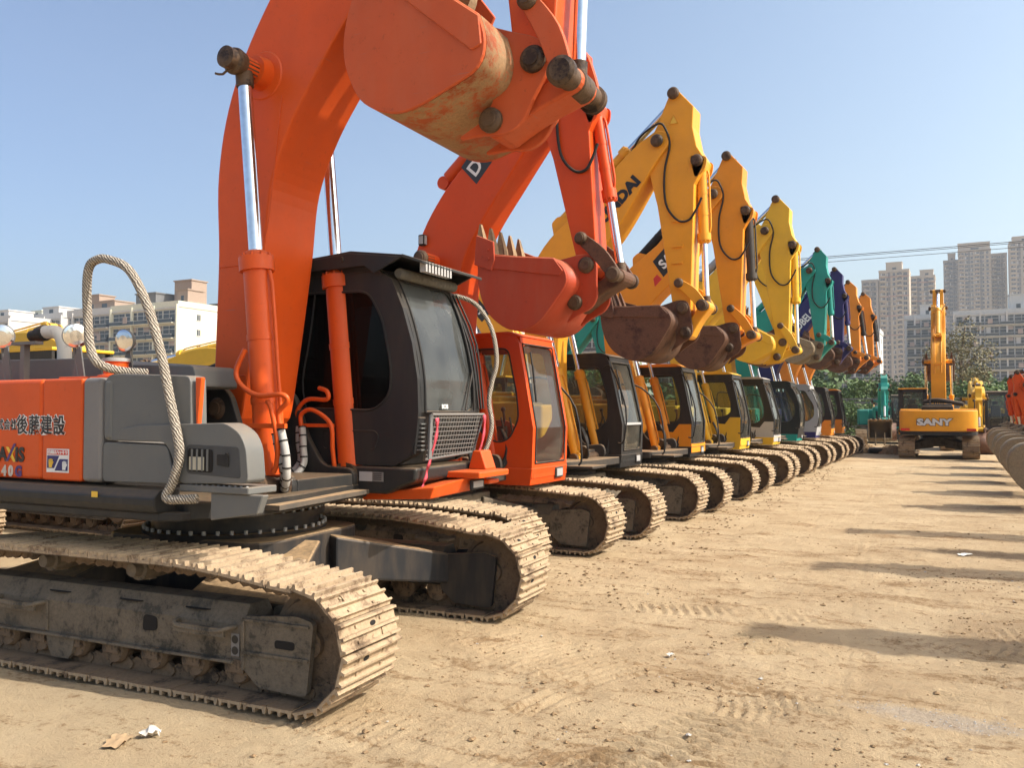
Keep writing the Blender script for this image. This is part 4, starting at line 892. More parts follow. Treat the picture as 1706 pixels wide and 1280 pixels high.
    # orange nose ahead of the cab
    g = G(); g.hexa([(.9, .55, 1.06), (1.62, .50, 1.10), (1.66, 1.36, 1.13), (1.0, 1.40, 1.06)], [(.9, .55, 1.12), (1.66, .50, 1.20), (1.72, 1.36, 1.28), (1.0, 1.40, 1.12)]); g.box(1.50, 1.84, .95, 1.52, 1.245, 1.30)
    g.prism([(1.53, 1.30), (1.72, 1.30), (1.66, 1.47), (1.58, 1.47)], 1.30, 1.50); g.box(1.5, 1.75, 1.3, 1.5, 1.17, 1.21)
    n = g.build('front_step', ORANGE, root, .012, 2)
    g = G(); g.box(1.70, 1.722, 1.02, 1.26, 1.135, 1.225); g.build('work_light', BLACK, n, .006, 1); g = G(); g.box(1.7225, 1.728, 1.05, 1.23, 1.155, 1.21); g.build('lens', SILVER, n)
    # two ribbons tied to the guard: things of their own
    for k, (pts, lab) in enumerate(((((1.62, .60, 1.765), (1.625, .595, 1.65), (1.60, .57, 1.5), (1.585, .53, 1.38), (1.58, .49, 1.27), (1.57, .46, 1.20)), 'pink ribbon hanging from the left corner of the mesh guard below the charcoal cab windscreen'),
                                    (((1.62, 1.44, 1.79), (1.63, 1.43, 1.66), (1.61, 1.40, 1.5), (1.60, 1.36, 1.40), (1.58, 1.34, 1.33)), 'pink ribbon hanging from the right end of the mesh guard beside the roped rail'))):
        Q = smooth3(pts, 5); vs = []; g = G()
        for i, p in enumerate(Q): w = .020+.006*math.sin(i*1.3); vs += [(p.x, p.y-w, p.z), (p.x+.006+.004*math.sin(i), p.y+w, p.z+.01), (p.x-.004, p.y, p.z)]
        fs = []
        for i in range(len(Q)-1):
            for a, b in ((0, 1), (1, 2), (2, 0)): fs.append((3*i+a, 3*i+b, 3*i+3+b, 3*i+3+a))
        g.add(vs, fs, 0, True); r = g.build('ribbon', PINK); r.location = (-5.492, 5.392, 0); r.rotation_euler = (0, 0, rad(1.5)); tag(r, lab, 'ribbon', 'pink ribbons on the mesh guard')
    # mud caked under the bucket
    return root
front_machine()
# ------------------------------------------------------------------ the row behind it
def row_machine(idx, label, x, y, S, yaw=0, group='excavators in the long row'):
    return excavator(label, (x, y, 0), yaw, S, group)
# second: orange-red, bucket raised over the first cab
S = row_spec(RED, P=(1.90, 5.62), B=(2.39, 3.50), al=8, width=1.12, bucketmat=REDW, toothm=TIP, linkmat=BKT, gauge=1.16, detail=1, bracket=False, R=(2.74, 3.36), L=(2.25, 3.08), bw=.26, stickbase=(.35, 4.75), ch=(.35, 3.7), cf=(.80, 1.10))
S['cl'] = [(.45, 1.5, .34), (.38, 2.2, .50), (.35, 3.1, .66), (.42, 3.75, .72), (.72, 4.30, .70), (1.15, 4.80, .60), (1.65, 5.33, .44), (1.90, 5.62, .36)]
r, up = row_machine(2, 'orange-red excavator with matching cab, second in the row, toothed orange bucket raised', -6.15, 9.2, S)
std_cab(up, 1.17, 1.36, RED, 'notch', zt=2.80, basemat=RED, frontglass=GLASS, fw=.04, handrail=False)
def last(root, name): return [o for o in bpy.data.objects if o.parent == root and o.name.split('.')[0] == name][-1]
def P3of(S): return smooth3([(a, b, w) for a, b, w in S['cl']], 6)
bm = last(up, 'boom'); boom_text(bm, P3of(S), 'DOOSAN', .25, TEXTW, .26, .58, at=(.87, 4.75), back=plain('dark_badge', (.03, .035, .04), .5), pad=(.05, .07))
g = G(); g.box(-.045, .045, -.34, -.27, -.07, .07); wl = g.build('work_light', BLACK, bm, .015, 2); wl.location = (.20, .0, 3.98)
g = G(); g.box(.0455, .05, -.33, -.28, -.055, .055); g.box(-.03, .03, -.3415, -.3405, -.05, .05); g.build('lens', SILVER, wl)
# third: amber with black cab
S = row_spec(AMBER, P=(1.93, 6.10), B=(2.29, 3.44), al=2, R=(2.62, 3.46), L=(2.34, 3.06), detail=1)
r, up = row_machine(3, 'amber excavator with matt black cab, third in the row, black letters on boom', -6.1, 13.15, S)
std_cab(up, .80, 1.03, CABBLK, 'angular', basemat=CABBLK, split=1.62, zb=.97, y1=1.50, xr=-.65, bar=LGREY)
bm = last(up, 'boom'); boom_text(bm, P3of(S), 'HYUNDAI', .25, TEXTK, .27, .56, at=(.69, 4.68), bold=.06, sx=1.12)
sk_ = last(up, 'stick')
g = G(); g.prism([(2.10, 6.36), (2.24, 6.36), (2.17, 6.50)], -.219, -.215); g.build('decal', TEXTY, sk_)
g = G(); g.tube([(2.105, -.222, 6.365), (2.235, -.222, 6.365), (2.17, -.222, 6.495), (2.105, -.222, 6.365)], .005, 4, sub=1)
for z in (4.82, 4.42, 4.16): g.box(2.14, 2.30, -.24, -.21, z-.02, z+.02)
g.build('decal', TEXTK if False else AMBER, sk_)
# fourth: golden, black lettering plate
S = row_spec(GOLD, P=(1.75, 6.12), B=(2.10, 3.45), al=4, R=(2.46, 3.31), L=(2.02, 3.08), bucketcyl=DARKM, stickcyl=BLACK)
S['cl'] = ROWCL(S['F'], S['P'], -.12)
r, up = row_machine(4, 'golden excavator with half black cab, fourth in the row, black name plate on boom', -6.0, 16.9, S)
def zig(x0, x1, z0): return [(x0, .98), (x1-.01, .98), (x1+.005, z0+.05), (x1-.25, z0+.05), (x1-.38, z0-.12), (x0, z0-.02)]
std_cab(up, .85, 1.06, CABBLK, 'angular', roof=GOLD, basemat=CABBLK, wb=1.56, lower=(zig(-.5, 1.06, 1.52), GOLD))
bm = last(up, 'boom'); boom_text(bm, P3of(S), 'SANY', .27, TEXTW, .27, .60, at=(.66, 4.78), back=TEXTK, red=True, pad=(.12, .10), bold=.035)
# fifth: yellow bucket
S = row_spec(YELLOW, P=(1.93, 6.15), B=(2.30, 3.47), al=30, bucketmat=YELLOW, R=(2.60, 3.28), stickcyl=SILVER)
r, up = row_machine(5, 'yellow excavator with clean yellow bucket, fifth in the row, black and yellow cab', -6.0, 21.0, S)
std_cab(up, .93, 1.14, CABBLK, 'angular', roof=YELLOW, basemat=YELLOW, wb=1.70, lower=(zig(-.5, 1.14, 1.64), YELLOW))
# sixth: stick curled in
S = row_spec(YELLOW, P=(.75, 6.45), B=(1.62, 4.05), al=-12, R=(2.0, 4.1), stickbase=(-.5, 5.0))
S['cl'] = [(.3, 1.5, .34), (.1, 2.3, .62), (-.15, 3.3, .86), (-.15, 4.0, .92), (-.02, 4.7, .86), (.25, 5.4, .7), (.6, 6.1, .45), (.75, 6.45, .36)]
r, up = row_machine(6, 'yellow excavator with grey-yellow cab, sixth in the row, arm tucked behind its neighbour', -6.0, 24.4, S)
std_cab(up, 1.02, 1.3, CABBLK, 'angular', roof=LGREY, basemat=YELLOW, lower=(zig(-.5, 1.3, 1.5), LGREY))
# seventh: teal
S = row_spec(TEAL, P=(1.88, 6.25), B=(2.16, 3.88), al=25, bucketmat=BKTG, linkmat=TEAL)
r, up = row_machine(7, 'teal excavator with rounded dark cab on a teal base, seventh in the row', -6.0, 28.1, S)
std_cab(up, 1.14, 1.34, CABBLK, 'round', basemat=TEAL)
# eighth: navy
S = row_spec(NAVY, P=(1.95, 6.2), B=(2.28, 3.93), al=20, bucketmat=BKT)
r, up = row_machine(8, 'navy blue excavator with silver-grey rounded cab, eighth in the row, white letters on boom', -6.0, 31.8, S)
std_cab(up, 1.18, 1.38, LGREY, 'round', basemat=NAVY)
bm = last(up, 'boom'); boom_text(bm, P3of(S), 'KOBELCO', .37, TEXTW, .27, .52, at=(.72, 4.68), sx=.78, bold=.03)
# ninth and tenth: light orange
S = row_spec(ORANGE2, P=(2.0, 6.2), B=(2.48, 3.78), al=35, bucketmat=BKT, bucketcyl=BLACK)
r, up = row_machine(9, 'light orange excavator with black and orange cab, ninth in the row', -6.0, 35.6, S)
std_cab(up, 1.2, 1.42, CABBLK, 'angular', basemat=ORANGE2, lower=(zig(-.5, 1.42, 1.45), ORANGE2))
S = row_spec(ORANGE2, P=(2.2, 6.2), B=(2.65, 3.85), al=48, bucketmat=BKT, bucketcyl=BLACK)
r, up = row_machine(10, 'light orange excavator at the far end of the long row, tenth from the front', -6.0, 39.3, S)
std_cab(up, 1.26, 1.40, CABBLK, 'angular', basemat=ORANGE2, roof=ORANGE2, lower=(zig(-.5, 1.4, 1.45), ORANGE2))
# excavator at the end of the aisle, seen from behind
S = row_spec(AMBER, P=(1.5, 6.3), B=(2.6, 4.0), al=0, sidemat=AMBER, hoodmat=CABBLK, bucketmat=BKT, ztop=1.95, cwtop=1.90, gauge=1.13, trackmat=MUD)
r, up = excavator('amber excavator standing alone at the end of the aisle, seen from behind with silver letters', (-.79, 39.5, 0), 90, S, None)
std_cab(up, 1.1, 1.35, CABBLK, 'angular', roof=AMBER, basemat=AMBER)
cwo = last(up, 'counterweight')
for b_, mt, dx in ((.10, TEXTK, 0), (.055, plain('bright_silver', (.6, .6, .6), .4), -.004)): text('SANY', .34, mt, cwo, (-2.722+dx, .72, 1.32), (0, -1, 0), (0, 0, 1), bold=b_, sx=1.38)
g = G()
for s in (-1, 1): g.box(-2.72+.10, -2.60, s*1.15-.16, s*1.15+.16, 1.10, 1.19)
g.build('reflector', REDT, cwo)
g = G(); g.tube([(-1.3, .5, 2.22), (-1.4, .0, 2.3), (-1.5, -.9, 2.12)], .09, 12, sub=4); g.build('exhaust_pipe', CABBLK, up)
# ------------------------------------------------------------------ machines behind the row and at the far end
LOW = dict(P=(4.3, 2.55), B=(4.55, .95), al=-100, stickbase=(1.75, 3.35), ch=(1.1, 2.45), cf=(.75, 1.1), barrel=1.05)
def low_spec(pm, **kw):
    S = row_spec(pm); S.update(LOW); S['al'] = rad(S['al']); S['cl'] = [(.3, 1.45, .34), (.7, 2.05, .56), (1.1, 2.5, .74), (1.6, 2.82, .74), (2.5, 2.95, .62), (3.6, 2.75, .46), (4.3, 2.55, .34)]
    S['bk'] = .85; S['hoses'] = False; S.update(kw); return S
for lab, x, y in (('yellow excavator behind the near orange one, low folded boom over its engine hood', -12.8, 9.75), ('yellow excavator facing away, its low boom half hidden by the near orange boom', -12.8, 14.0)):
    S = low_spec(YELLOW); r, up = excavator(lab, (x, y, 0), 180, S, 'excavators in the rear row'); std_cab(up, .95, 1.2, CABBLK, 'angular', roof=YELLOW, basemat=YELLOW)
S = low_spec(YELLOW); r, up = excavator('yellow excavator at the left edge behind the grey hood', (-13.9, 5.7, 0), 180, S, 'excavators in the rear row'); std_cab(up, .95, 1.2, CABBLK, 'angular', roof=YELLOW, basemat=YELLOW)
S = row_spec(AMBER, P=(2.15, 6.2), B=(3.4, 3.9), al=10, bucketcyl=BLACK, stickcyl=BLACK)
S['cl'] = [(.3, 1.5, .34), (.15, 2.2, .6), (.15, 3.1, .86), (.25, 3.8, .95), (.6, 4.4, .88), (1.2, 5.1, .72), (1.85, 5.87, .5), (2.15, 6.2, .36)]; S['stickbase'] = (.35, 5.15)
r, up = excavator('amber excavator facing away behind the orange cab, black name plate on its boom', (-11.5, 22, 0), 180, S, 'excavators in the rear row')
std_cab(up, .95, 1.2, CABBLK, 'angular', roof=AMBER, basemat=AMBER)
bm = last(up, 'boom'); boom_text(bm, P3of(S), 'SANY', .30, TEXTW, .27, .86, side=1, at=(1.40, 5.28), back=TEXTK, pad=(.12, .08), bold=.035)
S = row_spec(TEAL, P=(2.55, 4.85), B=(3.0, 2.6), al=0, stickbase=(1.2, 4.2)); S['cl'] = [(.3, 1.5, .34), (.5, 2.2, .5), (.75, 2.9, .62), (1.1, 3.4, .66), (1.7, 4.0, .6), (2.2, 4.5, .45), (2.55, 4.85, .34)]; S['ch'] = (.8, 3.0)
r, up = excavator('teal excavator behind the black cab with dark characters on its slim boom', (-13.1, 26, 0), 0, S, 'excavators in the rear row')
std_cab(up, .95, 1.2, CABBLK, 'round', basemat=TEAL)
bm = last(up, 'boom'); text('大旺重工', .30, TEXTK, bm, (1.15, -.277, 3.35), (.72, 0, .69), (-.69, 0, .72), bold=.01)
S = low_spec(YELLOW); r, up = excavator('yellow excavator with grey-roofed cab turned toward the aisle beyond the long row', (-8.6, 51.5, 0), -75, S, 'excavators at the far end')
up.parent and None
std_cab(up, 1.1, 1.3, STRIPE, 'angular', roof=LGREY, basemat=YELLOW)
S = low_spec(TEAL, B=(3.4, 1.3), P=(2.9, 3.3), bk=.8); S['cl'] = [(.3, 1.5, .34), (.5, 2.0, .5), (.9, 2.5, .6), (1.5, 2.95, .6), (2.3, 3.2, .5), (2.9, 3.3, .34)]; S['al'] = rad(-80)
r, up = excavator('teal excavator with folded arm beyond the aisle, left of the lone amber machine', (-4.1, 55, 0), -84, S, 'excavators at the far end')
std_cab(up, 1.1, 1.3, CABBLK, 'round', basemat=TEAL)
S = low_spec(YELLOW); r, up = excavator('yellow excavator with dark cab half hidden behind the right side of the lone amber machine', (.55, 47.5, 0), -88, S, 'excavators at the far end')
std_cab(up, 1.1, 1.3, CABBLK, 'angular', basemat=CABBLK)
# facing row on the right: buckets down on the aisle edge
def right_spec(pm, px_):
    S = low_spec(pm, P=(px_, 2.60), B=(4.95, 1.17), bk=.80, width=.95, bucketmat=BKTG, toothm=TIP, trackmat=MUD); S['al'] = rad(-120); S['cl'] = [(.3, 1.5, .34), (.75, 2.3, .58), (1.2, 2.9, .78), (1.9, 3.3, .8), (2.9, 3.4, .66), (px_-.9, 2.95, .46), (px_, 2.60, .32)]; S['stickbase'] = (2.2, 3.85); S['ch'] = (1.3, 2.8); return S
rr = []
for pm, px_ in ((RED, 5.0), (ORANGE2, 4.35), (ORANGE, 5.05)):
    S = right_spec(pm, px_)
    if px_ < 4.5: S['cl'] = [(.3, 1.5, .3), (.6, 2.5, .42), (1.0, 3.3, .5), (1.8, 3.9, .46), (2.8, 3.85, .38), (3.7, 3.2, .3), (px_, 2.60, .26)]; S['stickbase'] = (2.2, 4.25); S['ch'] = (1.1, 3.1)
    r, up = excavator('x', (7, 0, 0), 180, S, 'excavators along the right side of the aisle'); std_cab(up, .95, 1.2, pm, 'angular', basemat=pm); rr.append(r)
S = row_spec(AMBER); r, up = excavator('x', (8, 0, 0), 180, S, 'excavators along the right side of the aisle'); std_cab(up, .95, 1.2, AMBER, 'angular', basemat=AMBER); rr.append(r)
index_kids()
spots = [(8.7, 3), (12.1, 3), (15.5, 3), (18.9, 1), (22.1, 1), (25.4, 1), (28.8, 2), (32.2, 0), (36.8, 1)]
used = set()
names = ['nearest machine of the right row, only its shadow reaching the aisle', 'second machine of the right row, outside the frame', 'third machine of the right row, outside the frame', 'right row excavator whose tall brown bucket is cut by the frame edge', 'right row excavator with brown bucket just behind the largest one', 'right row excavator with third bucket from the frame edge', 'orange-red right row excavator with stick showing above the buckets', 'orange-red right row excavator standing in front of the blue drums', 'farthest excavator of the right row, its small bucket beside the blue drums']
for k, (y, c) in enumerate(spots):
    if c in used: o = copy_tree(rr[c])
    else: o = rr[c]; used.add(c)
    o.location = ((7.9 if c == 3 else 6.74)+random.uniform(-.07, .07), y, 0); o.rotation_euler.z = rad(180+random.uniform(-1.5, 1.5)); o['label'] = names[k]
# ------------------------------------------------------------------ ground
def vnoise(x, y, seed):
    xi = np.floor(x).astype(np.int64); yi = np.floor(y).astype(np.int64); fx = x-xi; fy = y-yi
    fx = fx*fx*(3-2*fx); fy = fy*fy*(3-2*fy)
    def h(a, b): n = (a*374761393+b*668265263+seed*982451653) & 0x7fffffff; n = ((n ^ (n >> 13))*1274126177) & 0x7fffffff; return ((n ^ (n >> 16)) & 0xffff)/65535.
    return (h(xi, yi)*(1-fx)+h(xi+1, yi)*fx)*(1-fy)+(h(xi, yi+1)*(1-fx)+h(xi+1, yi+1)*fx)*fy
def fbm(x, y, s, o=5): return sum(vnoise(x*s*2**k, y*s*2**k, k+3)/2**k for k in range(o))/2-.5
def ground_z(x, y):
    d = np.hypot(x, y); near = np.clip(1-(d-30)/60, 0, 1)
    z = fbm(x, y, .25, 3)*.05*near+fbm(x, y, 1.6, 5)*.05*near+fbm(x, y, 9, 3)*.026*np.clip(1-(d-14)/10, 0, 1)
    m = fbm(x+9, y+3, .6, 3); z += np.clip(m-.12, 0, 1)*.10*near
    # tread prints: bands of short ridges pressed into the dirt
    for cx, cy, ang, hw, hl, pit, amp in ((-1.5, 4.55, 1.25, .22, .75, .11, .022), (-1.0, 4.9, 1.35, .2, .9, .11, .012), (-2.0, 7.9, .3, .22, .9, .1, .012), (.1, 6.9, 1.4, .2, .8, .1, .012), (-1.42, 7.0, 1.9, .22, .4, .1, .03), (-2.75, 5.9, 2.7, .45, .85, .085, .012), (-2.35, 4.9, 2.9, .25, .22, .11, .02), (-1.15, 5.5, .15, .3, .35, .08, .014), (.45, 8.0, .1, .5, .8, .1, .012), (-2.6, 4.05, 3.05, .35, 1.4, .085, .008)):
        u = (x-cx)*math.cos(ang)+(y-cy)*math.sin(ang); v = -(x-cx)*math.sin(ang)+(y-cy)*math.cos(ang)
        w = np.clip((hl-abs(u))/.15, 0, 1)*np.clip((hw-abs(v))/.06, 0, 1)*np.clip(vnoise(x*2.3, y*2.3, 5)*2.2-.45, 0, 1)
        ph = (u+.35*v*v+.02*np.sin(v*9))/pit*2*math.pi; z += w*amp*np.clip(np.sin(ph)*1.8, -1, 1)-w*amp*.3
    # long faint tyre line running along the aisle
    u = x+.35+.07*y+.05*np.sin(y*.7); z += (-.006*np.exp(-(u/.03)**2)-.006*np.exp(-((u-.12)/.03)**2))*near*np.clip(vnoise(x*0+3, y*.8, 8)*2-.5, 0, 1)
    return z-.012
def axis(parts):
    out = []
    for a, b, s in parts: out += list(np.arange(a, b, s))
    return np.array(out+[parts[-1][1]])
gx = axis([(-900, -100, 60), (-100, -20, 5), (-20, -8, .6), (-8, -5, .15), (-5, -3.6, .06), (-3.6, 1.0, .026), (1.0, 2.5, .06), (2.5, 8, .3), (8, 40, 4), (40, 900, 60)])
gy = axis([(-300, -20, 40), (-20, 0, 2), (0, 2.4, .3), (2.4, 8, .026), (8, 13, .05), (13, 26, .12), (26, 60, .5), (60, 140, 5), (140, 1400, 60)])
XX, YY = np.meshgrid(gx, gy); ZZ = ground_z(XX, YY); ZZ = np.where(np.hypot(XX, YY) > 95, 0, ZZ)
nx, ny = len(gx), len(gy)
me = bpy.data.meshes.new('ground'); me.vertices.add(nx*ny); me.vertices.foreach_set('co', np.stack([XX, YY, ZZ], -1).ravel())
ii = (np.arange(ny-1)[:, None]*nx+np.arange(nx-1)[None, :]).ravel(); q = np.stack([ii, ii+1, ii+nx+1, ii+nx], -1).ravel()
nf = len(ii); me.loops.add(nf*4); me.loops.foreach_set('vertex_index', q); me.polygons.add(nf); me.polygons.foreach_set('loop_start', np.arange(nf)*4); me.polygons.foreach_set('loop_total', np.full(nf, 4)); me.update(calc_edges=True)
me.polygons.foreach_set('use_smooth', np.ones(nf, bool))
m, nt, bs, N, L = nodes('dry_dirt'); v = tcoord(nt)
n0 = noise(nt, v, .22, 5, .55); n1 = noise(nt, v, 1.1, 8, .62, .2); n2 = noise(nt, v, 9, 8, .7); n3 = noise(nt, v, 60, 6, .7); ns = noise(nt, tcoord(nt, (.6, 1.9, 1)), 1.2, 8, .65, 1.1)
c = mixc(nt, mrange(nt, n1, .35, .68), (.50, .382, .238), (.40, .29, .172))
c = mixc(nt, mrange(nt, n0, .5, .72, 0, .6), c, (.52, .415, .275))
c = mixc(nt, mrange(nt, ns, .54, .72, 0, .62), c, (.27, .165, .08))
c = mixc(nt, mrange(nt, n2, .58, .75, 0, .6), c, (.25, .155, .08))
c = mixc(nt, mrange(nt, n3, .62, .78, 0, .5), c, (.64, .50, .34)); n5 = noise(nt, v, 17, 9, .8); c = mixc(nt, mathn(nt, 'MULTIPLY', mrange(nt, mathn(nt, 'ADD', n5, mathn(nt, 'MULTIPLY', mathn(nt, 'SUBTRACT', ns, .45), .7)), .58, .66), .75), c, (.24, .15, .075))
# ash-grey spill and darker patches
def patch(cx, cy, rx, ry, sc):
    mp = N.new('ShaderNodeMapping'); mp.inputs['Location'].default_value = (-cx/rx, -cy/ry, 0); mp.inputs['Scale'].default_value = (1/rx, 1/ry, 0); L.new(v, mp.inputs[0])
    ln = N.new('ShaderNodeVectorMath'); ln.operation = 'LENGTH'; L.new(mp.outputs[0], ln.inputs[0])
    return mathn(nt, 'MULTIPLY', mrange(nt, mathn(nt, 'ADD', ln.outputs['Value'], mathn(nt, 'MULTIPLY', n2, 1.1)), 1.1, 1.65, 1, 0), sc)
c = mixc(nt, patch(-.12, 5.75, .55, .16, .45), c, (.36, .33, .30)); c = mixc(nt, patch(.5, 12.6, 1.3, .35, .85), c, (.07, .05, .035)); c = mixc(nt, patch(.3, 8.1, .6, .9, .35), c, (.2, .125, .065)); c = mixc(nt, patch(-4.6, 4.2, 1.6, .5, .5), c, (.3, .2, .11))
L.new(c, bs.inputs['Base Color']); bs.inputs['Roughness'].default_value = .95; bs.inputs['Specular IOR Level'].default_value = .15
n4 = noise(nt, v, 26, 8, .75)
bump(nt, mathn(nt, 'ADD', mathn(nt, 'ADD', mathn(nt, 'MULTIPLY', n2, .45), mathn(nt, 'MULTIPLY', n5, .55)), mathn(nt, 'MULTIPLY', n3, .35)), .95, .05, bs)
me.materials.append(m); go = bpy.data.objects.new('ground', me); COL.objects.link(go); tag(go, kind='structure')
DIRT2 = mudmetal('dirt_clod', (.30, .20, .11), (.20, .125, .065), .6, .95)
def gz(x, y): return float(ground_z(np.array([x]), np.array([y]))[0])
rnd = random.Random(4); g = G()
OC = [(1, 0, 0), (0, 1, 0), (-1, 0, 0), (0, -1, 0), (0, 0, 1), (0, 0, -1), (.7, .7, .4), (-.7, .6, .4), (-.6, -.7, .4), (.7, -.6, .4)]
OF = [(0, 6, 4), (6, 1, 4), (1, 7, 4), (7, 2, 4), (2, 8, 4), (8, 3, 4), (3, 9, 4), (9, 0, 4), (0, 5, 6), (6, 5, 1), (1, 5, 7), (7, 5, 2), (2, 5, 8), (8, 5, 3), (3, 5, 9), (9, 5, 0)]
def clod(x, y, r, mi=0):
    z = gz(x, y); s = [rnd.uniform(.6, 1.2) for _ in OC]; a = rnd.uniform(0, 6.3); ca, sa = math.cos(a), math.sin(a)
    g.add([(x+r*k*(p[0]*ca-p[1]*sa), y+r*k*(p[0]*sa+p[1]*ca), z+r*k*p[2]*.6+r*.15) for p, k in zip(OC, s)], OF, mi)
cl_ = [(rnd.uniform(-4, .6), rnd.uniform(3, 12)) for _ in range(34)]+[(-2.9, 5.0), (-2.6, 6.1), (-3.3, 7.9), (-3.2, 6.6), (.1, 8.6), (.5, 9.5)]
for _ in range(2300):
    if rnd.random() < .62: c0 = rnd.choice(cl_); x = rnd.gauss(c0[0], .28); y = rnd.gauss(c0[1], .2)
    else: x = rnd.uniform(-4.5, 1.4); y = rnd.uniform(2.6, 16)
    r = min(.035, .004+abs(rnd.gauss(0, .006))+(.014 if rnd.random() < .03 else 0)); clod(x, y, r, 1 if rnd.random() < .03 else 0)
for _ in range(160): clod(rnd.gauss(-.05, .4), rnd.gauss(5.78, .1), rnd.uniform(.003, .008), 1)
for _ in range(500): clod(rnd.gauss(-3.75, .35), rnd.uniform(8, 30), rnd.uniform(.008, .03))
tag(g.build('dirt_clods', [DIRT2, plain('pale_stone', (.45, .42, .38), .8)]), kind='stuff')
# litter
def rag(label, x, y, r, mat, seed, name='plastic_scrap', cat='litter', h=.04):
    rn = random.Random(seed); g = G(); n = 7; vs = []
    for j in range(n):
        for i in range(n): vs.append((r*(i/(n-1)-.5)*2+rn.uniform(-.2, .2)*r/n*3, r*.6*(j/(n-1)-.5)*2+rn.uniform(-.2, .2)*r/n*3, rn.uniform(.0, h)*(1-.4*abs(i-3)/3)+.012))
    g.add(vs, [(j*n+i, j*n+i+1, (j+1)*n+i+1, (j+1)*n+i) for j in range(n-1) for i in range(n-1)], 0, True)
    o = g.build(name, mat); o.location = (x, y, gz(x, y)); o.rotation_euler = (0, 0, rn.uniform(0, 3)); tag(o, label, cat); return o
BAG = plain('thin_white_plastic', (.62, .58, .52), .45)
rag('crumpled whitish plastic bag lying on the dirt before the nearest track', -4.06, 3.35, .055, BAG, 1, 'plastic_bag', 'plastic bag', .06)
rag('small white paper scrap in the middle of the aisle', -1.95, 6.25, .03, BAG, 2, 'paper_scrap', 'litter', .03)
rag('flattened white scrap beside the dark patch at the right', .02, 12.35, .09, BAG, 3, 'paper_scrap', 'litter', .03)
rag('dirty sand-coloured rag trodden into the ground beside the plastic bag', -4.14, 3.2, .09, paint('dirty_rag', (.36, .26, .16), .9, .6), 5, 'rag', 'rag', .03)
# ------------------------------------------------------------------ trees and shrubs
def leafmat(name, c):
    m, nt, bs, N, L = nodes(name); oi = noise(nt, tcoord(nt), 1.6, 5); L.new(mixc(nt, mrange(nt, oi, .35, .65), c, tuple(x*.45 for x in c)), bs.inputs['Base Color']); bs.inputs['Roughness'].default_value = .6; bs.inputs['Specular IOR Level'].default_value = .3
    return m
LEAFS = [leafmat('green_leaf', (.13, .20, .06)), leafmat('olive_leaf', (.20, .18, .09)), leafmat('dark_leaf', (.085, .14, .045))]
BARK = mudmetal('bark', (.16, .12, .085), (.09, .07, .05), .5)
def tree(label, x, y, h, w, lm, n, group, seed, leaf=.16, name='tree', low=.25):
    rn = random.Random(seed); root = empty(name, label, 'tree' if name == 'tree' else 'shrub', (x, y, 0), 0, group)
    g = G(); tips = []
    g.tube([(0, 0, -.1), (rn.uniform(-.1, .1), 0, h*.25), (rn.uniform(-.2, .2), rn.uniform(-.2, .2), h*.55), (rn.uniform(-.3, .3), 0, h*.85)], lambda t: h*.022*(1-t*.8), 8, sub=3)
    for i in range(11):
        a = rn.uniform(0, 6.28); z0 = h*rn.uniform(.2, .6); l = w*rn.uniform(.45, .95); e = (l*math.cos(a), l*math.sin(a), min(h*.95, z0+l*rn.uniform(.3, 1.0)))
        g.tube([(0, 0, z0), (e[0]*.5, e[1]*.5, (z0+e[2])/2+.1), e], lambda t: h*.009*(1-t*.75), 5, sub=2); tips.append(e)
    g.build('trunk', BARK, root)
    vs = []; fs = []; cl = [(e[0]*rn.uniform(.7, 1.05), e[1]*rn.uniform(.7, 1.05), e[2]+rn.uniform(-.2, .3)*h*.2, w*rn.uniform(.22, .42)) for e in tips for _ in range(2)]+[(rn.uniform(-.3, .3)*w, rn.uniform(-.3, .3)*w, h*rn.uniform(low+.1, .95), w*rn.uniform(.25, .4)) for _ in range(8)]
    for k in range(n):
        c = rn.choice(cl); u = rn.random(); th_ = rn.uniform(0, 6.28); ph_ = math.acos(rn.uniform(-1, 1)); r = c[3]*(.55+.45*u**.5)*rn.choice((1, 1, 1.15, .7))
        p = Vector((c[0]+r*math.sin(ph_)*math.cos(th_), c[1]+r*math.sin(ph_)*math.sin(th_), c[2]+r*.75*math.cos(ph_)))
        if p.z < .1: continue
        a = Vector((rn.gauss(0, 1), rn.gauss(0, 1), rn.gauss(0, .6))).normalized()*leaf*rn.uniform(.6, 1.3); b = Vector((rn.gauss(0, 1), rn.gauss(0, 1), rn.gauss(0, 1))).cross(a).normalized()*leaf*rn.uniform(.35, .7)
        i = len(vs); vs += [p-a, p+b, p+a, p-b]; fs.append((i, i+1, i+2, i+3))
    g = G(); g.add(vs, fs); g.build('crown', lm, root); return root
vegs = [(-17, 70, 7.0, 3.6, 0, 'green tree behind the far end of the long row, leftmost of the clump'), (-11.5, 72, 6.2, 3.2, 2, 'bushy green tree behind the teal folded arm'), (-8.2, 66, 5.0, 2.6, 0, 'rounded green tree between the teal arm and the lone machine cab'), (-3.6, 74, 7.2, 3.3, 2, 'dark green tree showing left of the raised boom'), (2.4, 66, 4.6, 2.4, 0, 'green tree behind the dark cab at the right'), (5.4, 70, 5.2, 2.8, 2, 'dark green tree at the right edge above the wall'), (-14.2, 62, 4.4, 2.4, 0, 'low leafy tree behind the grey-roofed cab')]
for k, (x, y, h, w, c, lab) in enumerate(vegs): tree(lab, x, y, h*.72, w, LEAFS[c], 5200, 'trees beyond the lot', 20+k, .15)
tree('sparse olive tree rising behind the raised boom in front of the grey flats', .2, 82, 10.8, 3.6, LEAFS[1], 4200, 'trees beyond the lot', 41, .12)
tree('small green tree behind the roped rail and orange cab', -41, 62, 6.2, 3.4, LEAFS[0], 3800, 'trees beyond the lot', 42, .2)
